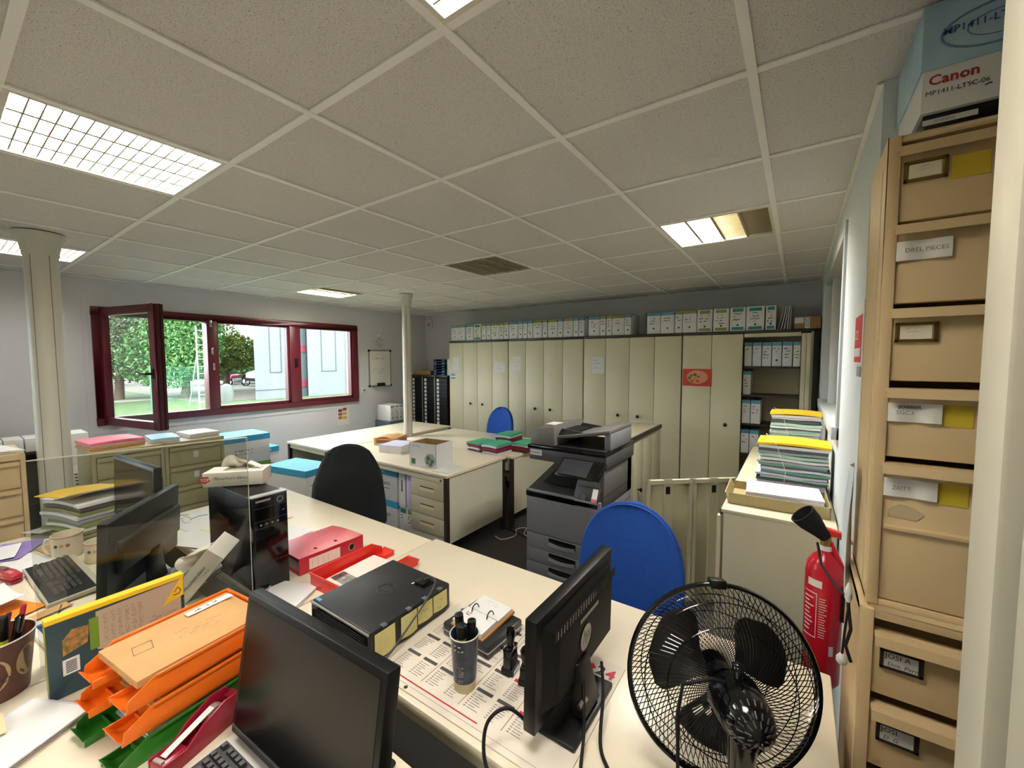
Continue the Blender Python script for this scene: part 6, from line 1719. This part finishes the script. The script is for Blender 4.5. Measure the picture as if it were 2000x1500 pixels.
# archive cartons
def carton(label, loc, rotz, w, d, h, lidm, seed, group='archive cartons with coloured lids', hole=True, front='x'):
    """front (w wide) faces local -y"""
    t = thing('archive_carton', label, 'archive carton', loc, rotz, group)
    G().box(-w / 2, w / 2, -d / 2, d / 2, 0, h - .004).build('body', WHITEC, t, bevel=.002)
    lh = .062
    g = G(); e = .005
    g.box(-w / 2 - e, w / 2 + e, -d / 2 - e, d / 2 + e, h - .004, h)
    for (x0, x1, y0, y1) in ((-w / 2 - e, w / 2 + e, -d / 2 - e, -d / 2), (-w / 2 - e, w / 2 + e, d / 2, d / 2 + e), (-w / 2 - e, -w / 2, -d / 2, d / 2), (w / 2, w / 2 + e, -d / 2, d / 2)):
        g.box(x0, x1, y0, y1, h - lh, h - .004)
    g.build('lid', lidm, t)
    G().cyl((0, -d / 2 - e, h - lh / 2), (0, -d / 2 - e - .001, h - lh / 2), .014, n=14).build('lid_emblem', mat('emblem_pale', '#a9d3e6', .5), t)
    if hole:
        G().box(-.045, .045, -d / 2 - .001, -d / 2, h - lh - .055, h - lh - .028).build('hand_hole', BLACKM, t)
    G().scrib((-w * .4, -d / 2 - .001, h - lh - .075), (1, 0, 0), (0, 0, 1), w * .72, .07, 2, seed, th=.16).build('handwriting', INK, t)
    for k in range(2):
        G().box(-w * .45, w * .45, -d / 2 - .0008, -d / 2, h - lh - .09 - k * .045, h - lh - .0888 - k * .045).build('ruled_line', mat('rule_blue', '#9fb4c6', .6), t)
    G().box(-w / 2 + .004, w / 2 - .004, -d / 2 - .0009, -d / 2, .005, .03).build('dotted_band', mat('dots_blue', '#b5cddd', .6, vary=.5, vscale=120, hex2='#e6eaee'), t)
    return t
# stack of three beside the olive cabinets (fronts face +x)
for k, (m, lab) in enumerate(((BLUEBOX, 'blue-lidded archive carton at the bottom of the tall stack under the window'), (GREENBOX, 'green-lidded archive carton in the middle of the tall stack'), (BLUEBOX, 'blue-lidded archive carton on top of the tall stack under the window'))):
    carton(lab, (-4.20, 1.15, k * .302), PI / 2, .45, .40, .30, m, 300 + k, hole=False)
for k, lab in enumerate(('blue-lidded archive carton under another one, against the window wall desk', 'blue-lidded archive carton on another, wedged beside the window wall desk')):
    carton(lab, (-4.45, 1.50 - .0, k * .345), PI / 2, .19, .36, .343, BLUEBOX, 310 + k, hole=False)
for k, lab in enumerate(('blue-lidded archive carton under the one with the hand hole, beside the cardigan chair', 'blue-lidded archive carton with black hand hole, beside the cardigan chair')):
    carton(lab, (-3.30, 1.34, k * .332), PI / 2 + .18, .33, .56, .33, BLUEBOX, 320 + k)
for k, lab in enumerate(('blue-lidded archive carton on the floor under the drawer desk', 'blue-lidded archive carton stacked under the drawer desk, marked Soca')):
    c = carton(lab, (-2.62, 2.02, k * .312), 0, .40, .42, .31, BLUEBOX, 330 + k, hole=False)
    text('Soca' if k else 'Soca', .06, INK, c, (-.02, -.2115, .155), (1, 0, 0), (0, 0, 1), 'handwriting', shear=.2)
# magazine holder and files under the drawer desk
t = thing('magazine_holder', 'white magazine holder of papers next to the desk drawers', 'magazine holder', (-2.36, 1.78, .30), .0)
G().box(0, .10, 0, .24, 0, .004).box(0, .004, 0, .24, 0, .34).box(.096, .1, 0, .24, 0, .34).box(0, .1, .236, .24, 0, .34).box(0, .1, 0, .004, 0, .34).build('case', WHITEC, t)
G().box(.035, .06, -.001, .0, .15, .26).build('finger_slot', INKG, t)
t2 = thing('file_rack', 'small white file box standing under the magazine holder', 'file box', (-2.36, 1.79, 0), 0)
G().box(0, .21, 0, .23, 0, .298).build('case', WHITEC, t2, bevel=.002)
G().box(.01, .09, -.001, 0, .24, .285).build('teal_label', TEAL, t2); G().box(.11, .19, -.001, 0, .24, .285).build('olive_label', OLIVE, t2)
G().scrib((.012, -.0012, .23), (1, 0, 0), (0, 0, 1), .07, .08, 3, 41, th=.25).scrib((.112, -.0012, .23), (1, 0, 0), (0, 0, 1), .07, .08, 3, 42, th=.25).build('handwriting', INK, t2)
for x in (.05, .15): G().cyl((x, .0005, .05), (x, -.0012, .05), .011, n=12).build('finger_hole', INK, t2)
tag(G().box(-2.245, -2.165, 1.775, 1.99, .30, .63).build('paper_bundle', PURPLEW, bevel=.002), 'upright lilac paper bundle beside the magazine holder', 'papers')
# white cables on the floor by the desks
cable('floor_cable', 'white cable lying on the carpet beside the desk legs', [(-1.60, 2.30, .006), (-1.50, 2.28, .006), (-1.45, 2.42, .006), (-1.52, 2.55, .006), (-1.44, 2.60, .02), (-1.40, 2.50, .006), (-1.30, 2.46, .006)], .005, WHITEP)
cable('floor_power_cable', 'black cable running across the carpet to the copier', [(-1.62, 2.52, .006), (-1.4, 2.46, .006), (-1.15, 2.40, .006), (-1.0, 2.42, .006)], .006)
# files under the window wall: white box set with blue crate
t = thing('blue_crate', 'grey-blue crate under the whiteboard holding archive files', 'crate', (-4.90, 3.42, 0))
G().box(0, .36, 0, .46, 0, .72).build('crate', mat('crate_blue', '#56626f', .6), t, bevel=.006)
for k in range(3):
    y0 = 3.44 + k * .085
    o = thing('archive_file', 'white archive file standing on the grey-blue crate by the corner', 'archive file', (-4.86, y0, .72), 0, 'archive files on the crate')
    G().box(0, .32, 0, .082, 0, .25).build('case', WHITEC, o, bevel=.002)
    G().box(.3195, .321, .008, .074, .215, .24).build('colour_band', BLUEB, o)
    G().cyl((.32, .041, .05), (.3215, .041, .05), .011, n=10).build('finger_hole', INK, o)
    G().scrib((.3215, .01, .20), (0, 1, 0), (0, 0, 1), .06, .1, 4, 90 + k, th=.3).build('handwriting', INK, o)

# ================================================================ CLUTTER ON THE LEFT DESK
MUG = mat('mug_cream', '#d9cfb6', .3)
def mug(label, x, y, r, h, hand):
    t = thing('mug', label, 'mug', (x, y, DZ), 0, 'cream mugs')
    G().lathe([(r * .9, 0), (r, .01), (r, h - .004), (r + .001, h), (r - .003, h), (r - .004, .012), (0, .010)], 28, cap=False).lathe([(0, .001), (r * .9, .001)], 28, cap=False).build('cup', MUG, t, smooth=40)
    G().tube([(r * math.cos(a * PI / 14), r * math.sin(a * PI / 14), h - .008) for a in range(28)], .0016, 5, closed=True).build('red_line', INKR, t)
    if hand is not None:
        ca, sa = math.cos(hand), math.sin(hand)
        G().tube([(ca * (r - .002), sa * (r - .002), h * .82), (ca * (r + .025), sa * (r + .025), h * .80), (ca * (r + .036), sa * (r + .036), h * .5), (ca * (r + .022), sa * (r + .022), h * .22), (ca * (r - .002), sa * (r - .002), h * .16)], .006, 8).build('handle', MUG, t, smooth=60)
    for k, a in enumerate((-.9, -.5, -.1)):
        G().cyl((r * math.cos(a), r * math.sin(a), h * .6), ((r + .001) * math.cos(a), (r + .001) * math.sin(a), h * .6), .008, n=10).build('motif', mat('motif' + 'rgb'[k], ['#4a3a3a', '#b5a06a', '#a14a4a'][k], .5), t)
    return t
mug('cream mug with small motifs and its handle turned to the letters', -2.187, -.40, .055, .115, -2.2)
mug('second cream mug partly hidden by the angled monitor', -2.0, -.321, .050, .10, None)
t = thing('sachet_ball', 'dark red plastic sachets with a crumpled yellow paper beside the keyboard', 'sachets', (-1.86, -.30, DZ))
for k, (x, y, z, s) in enumerate(((0, 0, .03, .06), (.07, -.02, .025, .05), (.03, .05, .03, .05))):
    g = G().slab(lambda u, v, x=x, y=y, z=z, s=s, k=k: (x + (u - .5) * 2 * s, y + (v - .5) * 1.4 * s, z + s * .55 * math.sin(u * PI) * math.sin(v * PI) + .008 * math.sin(u * 11 + k) * math.sin(v * 9)), 8, 8, (0, 0, -.02))
    g.build('sachet', mat('sachet_red', '#6d1a2a', .25), t, smooth=60)
G().slab(lambda u, v: (-.02 + .09 * u, -.03 + .06 * v, .075 + .018 * math.sin(u * 9) * math.cos(v * 6)), 8, 5, (0, 0, -.0015)).build('crumpled_paper', mat('crumple_yellow', '#ded07a', .7), t)
t = thing('stapler', 'red stapler lying on papers left of the dark keyboard', 'stapler', (-2.06, -.60, DZ + .006), .35)
G().box(-.07, .07, -.018, .018, 0, .012).build('base', DRED, t, bevel=.003)
G().prism([(-.075, .014), (.07, .014), (.07, .034), (.03, .045), (-.06, .05), (-.075, .04)], -.019, .019, 'y').build('arm', mat('stapler_red', '#a82b38', .3), t, bevel=.004)
G().box(-.06, .0, -.008, .008, .048, .054).build('spring_cover', mat('stapler_grey', '#6b5a58', .3), t)
pen('lime highlighter lying in front of the red stapler', (-2.10, -.665, DZ + .012), (-2.0, -.65, DZ + .012), .009, HL, HL, .3, None, 'highlighter', 'highlighter_pen')
def sheet(name, label, x, y, w, d, rz, z, m, curl=.0, cat='paper', marks=0, seed=0):
    o = G().slab(lambda u, v: ((u - .5) * w, (v - .5) * d, curl * (2 * u - 1) ** 2 + curl * .5 * v), 8, 4, (0, 0, -.0015))
    if marks:
        pass
    o = o.build(name, m, loc=(x, y, z), rotz=rz, smooth=40)
    return tag(o, label, cat)
sheet('letter_sheet', 'white letter under the red stapler', -2.20, -.56, .30, .21, .3, DZ + .003, WHITE, .002)
sheet('purple_envelope', 'purple envelope with a white card on top near the tan filing cabinet', -2.46, -.56, .26, .17, -.5, DZ + .006, mat('purple_paper', '#8b76b5', .6), .004, 'envelope')
sheet('white_card', 'white folded card lying on the purple envelope', -2.44, -.60, .21, .13, -.2, DZ + .0135, WHITE, .005, 'card')
sheet('orange_folder', 'bright orange folder beside the dark keyboard', -1.72, -.668, .24, .20, .4, DZ + .004, mat('orange_card', '#ee8a1e', .6), .003, 'folder')
sheet('kraft_sheet', 'striped kraft sheet along the orange folder', -1.56, -.585, .05, .22, .3, DZ + .0075, KRAFT, .001)
sheet('white_roll', 'white curled sheet over the orange folder', -1.79, -.66, .20, .14, .25, DZ + .02, WHITE, .022)
sheet('white_note', 'white crumpled note between tub and food carton', -1.36, -.72, .20, .15, .5, DZ + .004, WHITE, .008)
sheet('blue_pocket', 'glossy blue-grey plastic pocket left of the brown tub', -1.62, -.74, .16, .07, .3, DZ + .012, mat('pocket_blue', '#8f9cb5', .2), .006, 'plastic pocket')
t = thing('calculator', 'pale calculator with dark blue keys in front of the dark keyboard', 'calculator', (-1.38, -.535, DZ), .1)
G().box(-.095, .095, -.055, .055, .0, .02).build('body', mat('calc_beige', '#d5cfbd', .4), t, bevel=.006)
G().box(-.08, .08, .032, .042, .02, .0215).build('display', GREYD, t)
for i in range(5):
    for j in range(3):
        G().box(-.07 + i * .03, -.048 + i * .03, -.04 + j * .022, -.026 + j * .022, .02, .026).build('key', mat('calc_blue', '#2f3f74', .4), t, bevel=.002)
# leaning stack of files with yellow folder
t = thing('file_heap', 'untidy heap of olive files under a yellow folder and white letters', 'files', (-2.53, -.25, DZ), .25)
OL = mat('file_olive', '#7f8451', .6)
for k in range(9):
    r = random.Random(k + 3)
    G().slab(lambda u, v, k=k, a=r.uniform(-.02, .02): ((u - .5) * .36 + a, (v - .5) * .26 + a, k * .021 + .02 + .012 * math.sin(u * 3) + .01 * u), 6, 2, (0, 0, -.016)).build('file', [OL, OL, WHITE, OL, mat('file_grey', '#8d8f96', .6), WHITE, OL, mat('file_dark', '#4a4340', .5), WHITE][k], t, smooth=40)
G().slab(lambda u, v: (-.24 + .36 * u, -.14 + .28 * v, .205 + .035 * u + .01 * math.sin(v * 4)), 6, 3, (0, 0, -.004)).build('yellow_folder', YELLOW, t, smooth=40)
G().slab(lambda u, v: (-.10 + .27 * u, -.17 + .24 * v, .218 + .05 * u * u - .012 * v), 6, 3, (0, 0, -.0015)).build('letter', WHITE, t, smooth=40)
G().slab(lambda u, v: (-.26 + .2 * u, -.19 + .22 * v, .045 - .03 * (1 - u) + .004 * v), 4, 2, (0, 0, -.002)).build('plastic_sleeve', mat('sleeve', '#c9cdd0', .25), t)
sheet('wooden_board', 'thin wooden board under the file heap beside the mug', -2.35, -.42, .16, .10, .2, DZ + .004, KRAFT, .0, 'board')
# bright papers behind the monitors
sheet('desk_paper', 'large white paper sheet under the glasses', -2.05, .24, .62, .40, .15, DZ + .003, WHITE, .002)
sheet('ruled_paper', 'white sheet with pale green corner in front of the glasses', -1.86, .05, .30, .21, .4, DZ + .008, WHITE, .002)
sheet('green_note', 'pale green note on the white sheets', -1.92, .14, .16, .08, .3, DZ + .012, mat('note_green', '#d7ddb2', .6), .001)
sheet('light_sheet', 'lilac-white paper sheet near the red binder', -1.55, .28, .22, .297, .2, DZ + .003, WHITE, .001)
t = thing('eyeglasses', 'pair of thin eyeglasses lying on the white papers', 'glasses', (-2.18, .05, DZ + .014), .6)
for x in (-.033, .033):
    G().tube([(x + .026 * math.cos(a * PI / 10), 0, .02 + .019 * math.sin(a * PI / 10)) for a in range(20)], .0012, 5, closed=True).build('lens_rim', CHROME, t)
    G().tube([(x * 1.8, 0, .024), (x * 1.85, .06, .02), (x * 1.8, .13, .002)], .0015, 5).build('temple', BLACKM, t)
G().tube([(-.008, 0, .024), (0, 0, .029), (.008, 0, .024)], .0015, 5).build('bridge', CHROME, t)
t = thing('paper_roll', 'white paper rolled in a loop beneath the angled monitor', 'paper roll', (-1.42, -.14, DZ), .6)
G().slab(lambda u, v: (.045 * math.cos(u * 5.6 + .3), -.05 + .10 * v, .046 + .045 * math.sin(u * 5.6 + .3)), 20, 2, (0, 0, .0012)).build('roll', WHITE, t, smooth=70)
G().slab(lambda u, v: (.08 + .028 * math.cos(u * 5.9), -.03 + .08 * v, .030 + .028 * math.sin(u * 5.9)), 18, 2, (0, 0, .0012)).build('roll', WHITE, t, smooth=70)
tag(G().slab(lambda u, v: (-1.36 + .14 * u - .03 * v, -.42 + .15 * v + .08 * u, DZ + .020 + .06 * u * (1 - .4 * v) + .012 * math.sin(v * 6)), 8, 5, (0, 0, -.0015)).build('large_tissue_sheet', mat('tissue_sheet', '#d9d6cc', .8), smooth=60), 'large pale paper sheet propped against the tipped tissue box', 'paper')
cable('mouse_cable', 'thin black cable winding between keyboard and food carton', [(-1.60, -.50, DZ + .006), (-1.45, -.53, DZ + .006), (-1.32, -.50, DZ + .006), (-1.24, -.40, DZ + .006), (-1.20, -.32, DZ + .006)], .003)
cable('tower_cable', 'grey cable hanging over the tower computer towards the paper stack', [(-1.045, .02, DZ + .02), (-1.02, -.02, DZ + .01), (-.98, -.06, DZ + .018), (-.90, -.10, DZ + .018), (-.84, -.13, DZ + .018)], .003, mat('cable_pale', '#a9a59a', .5))
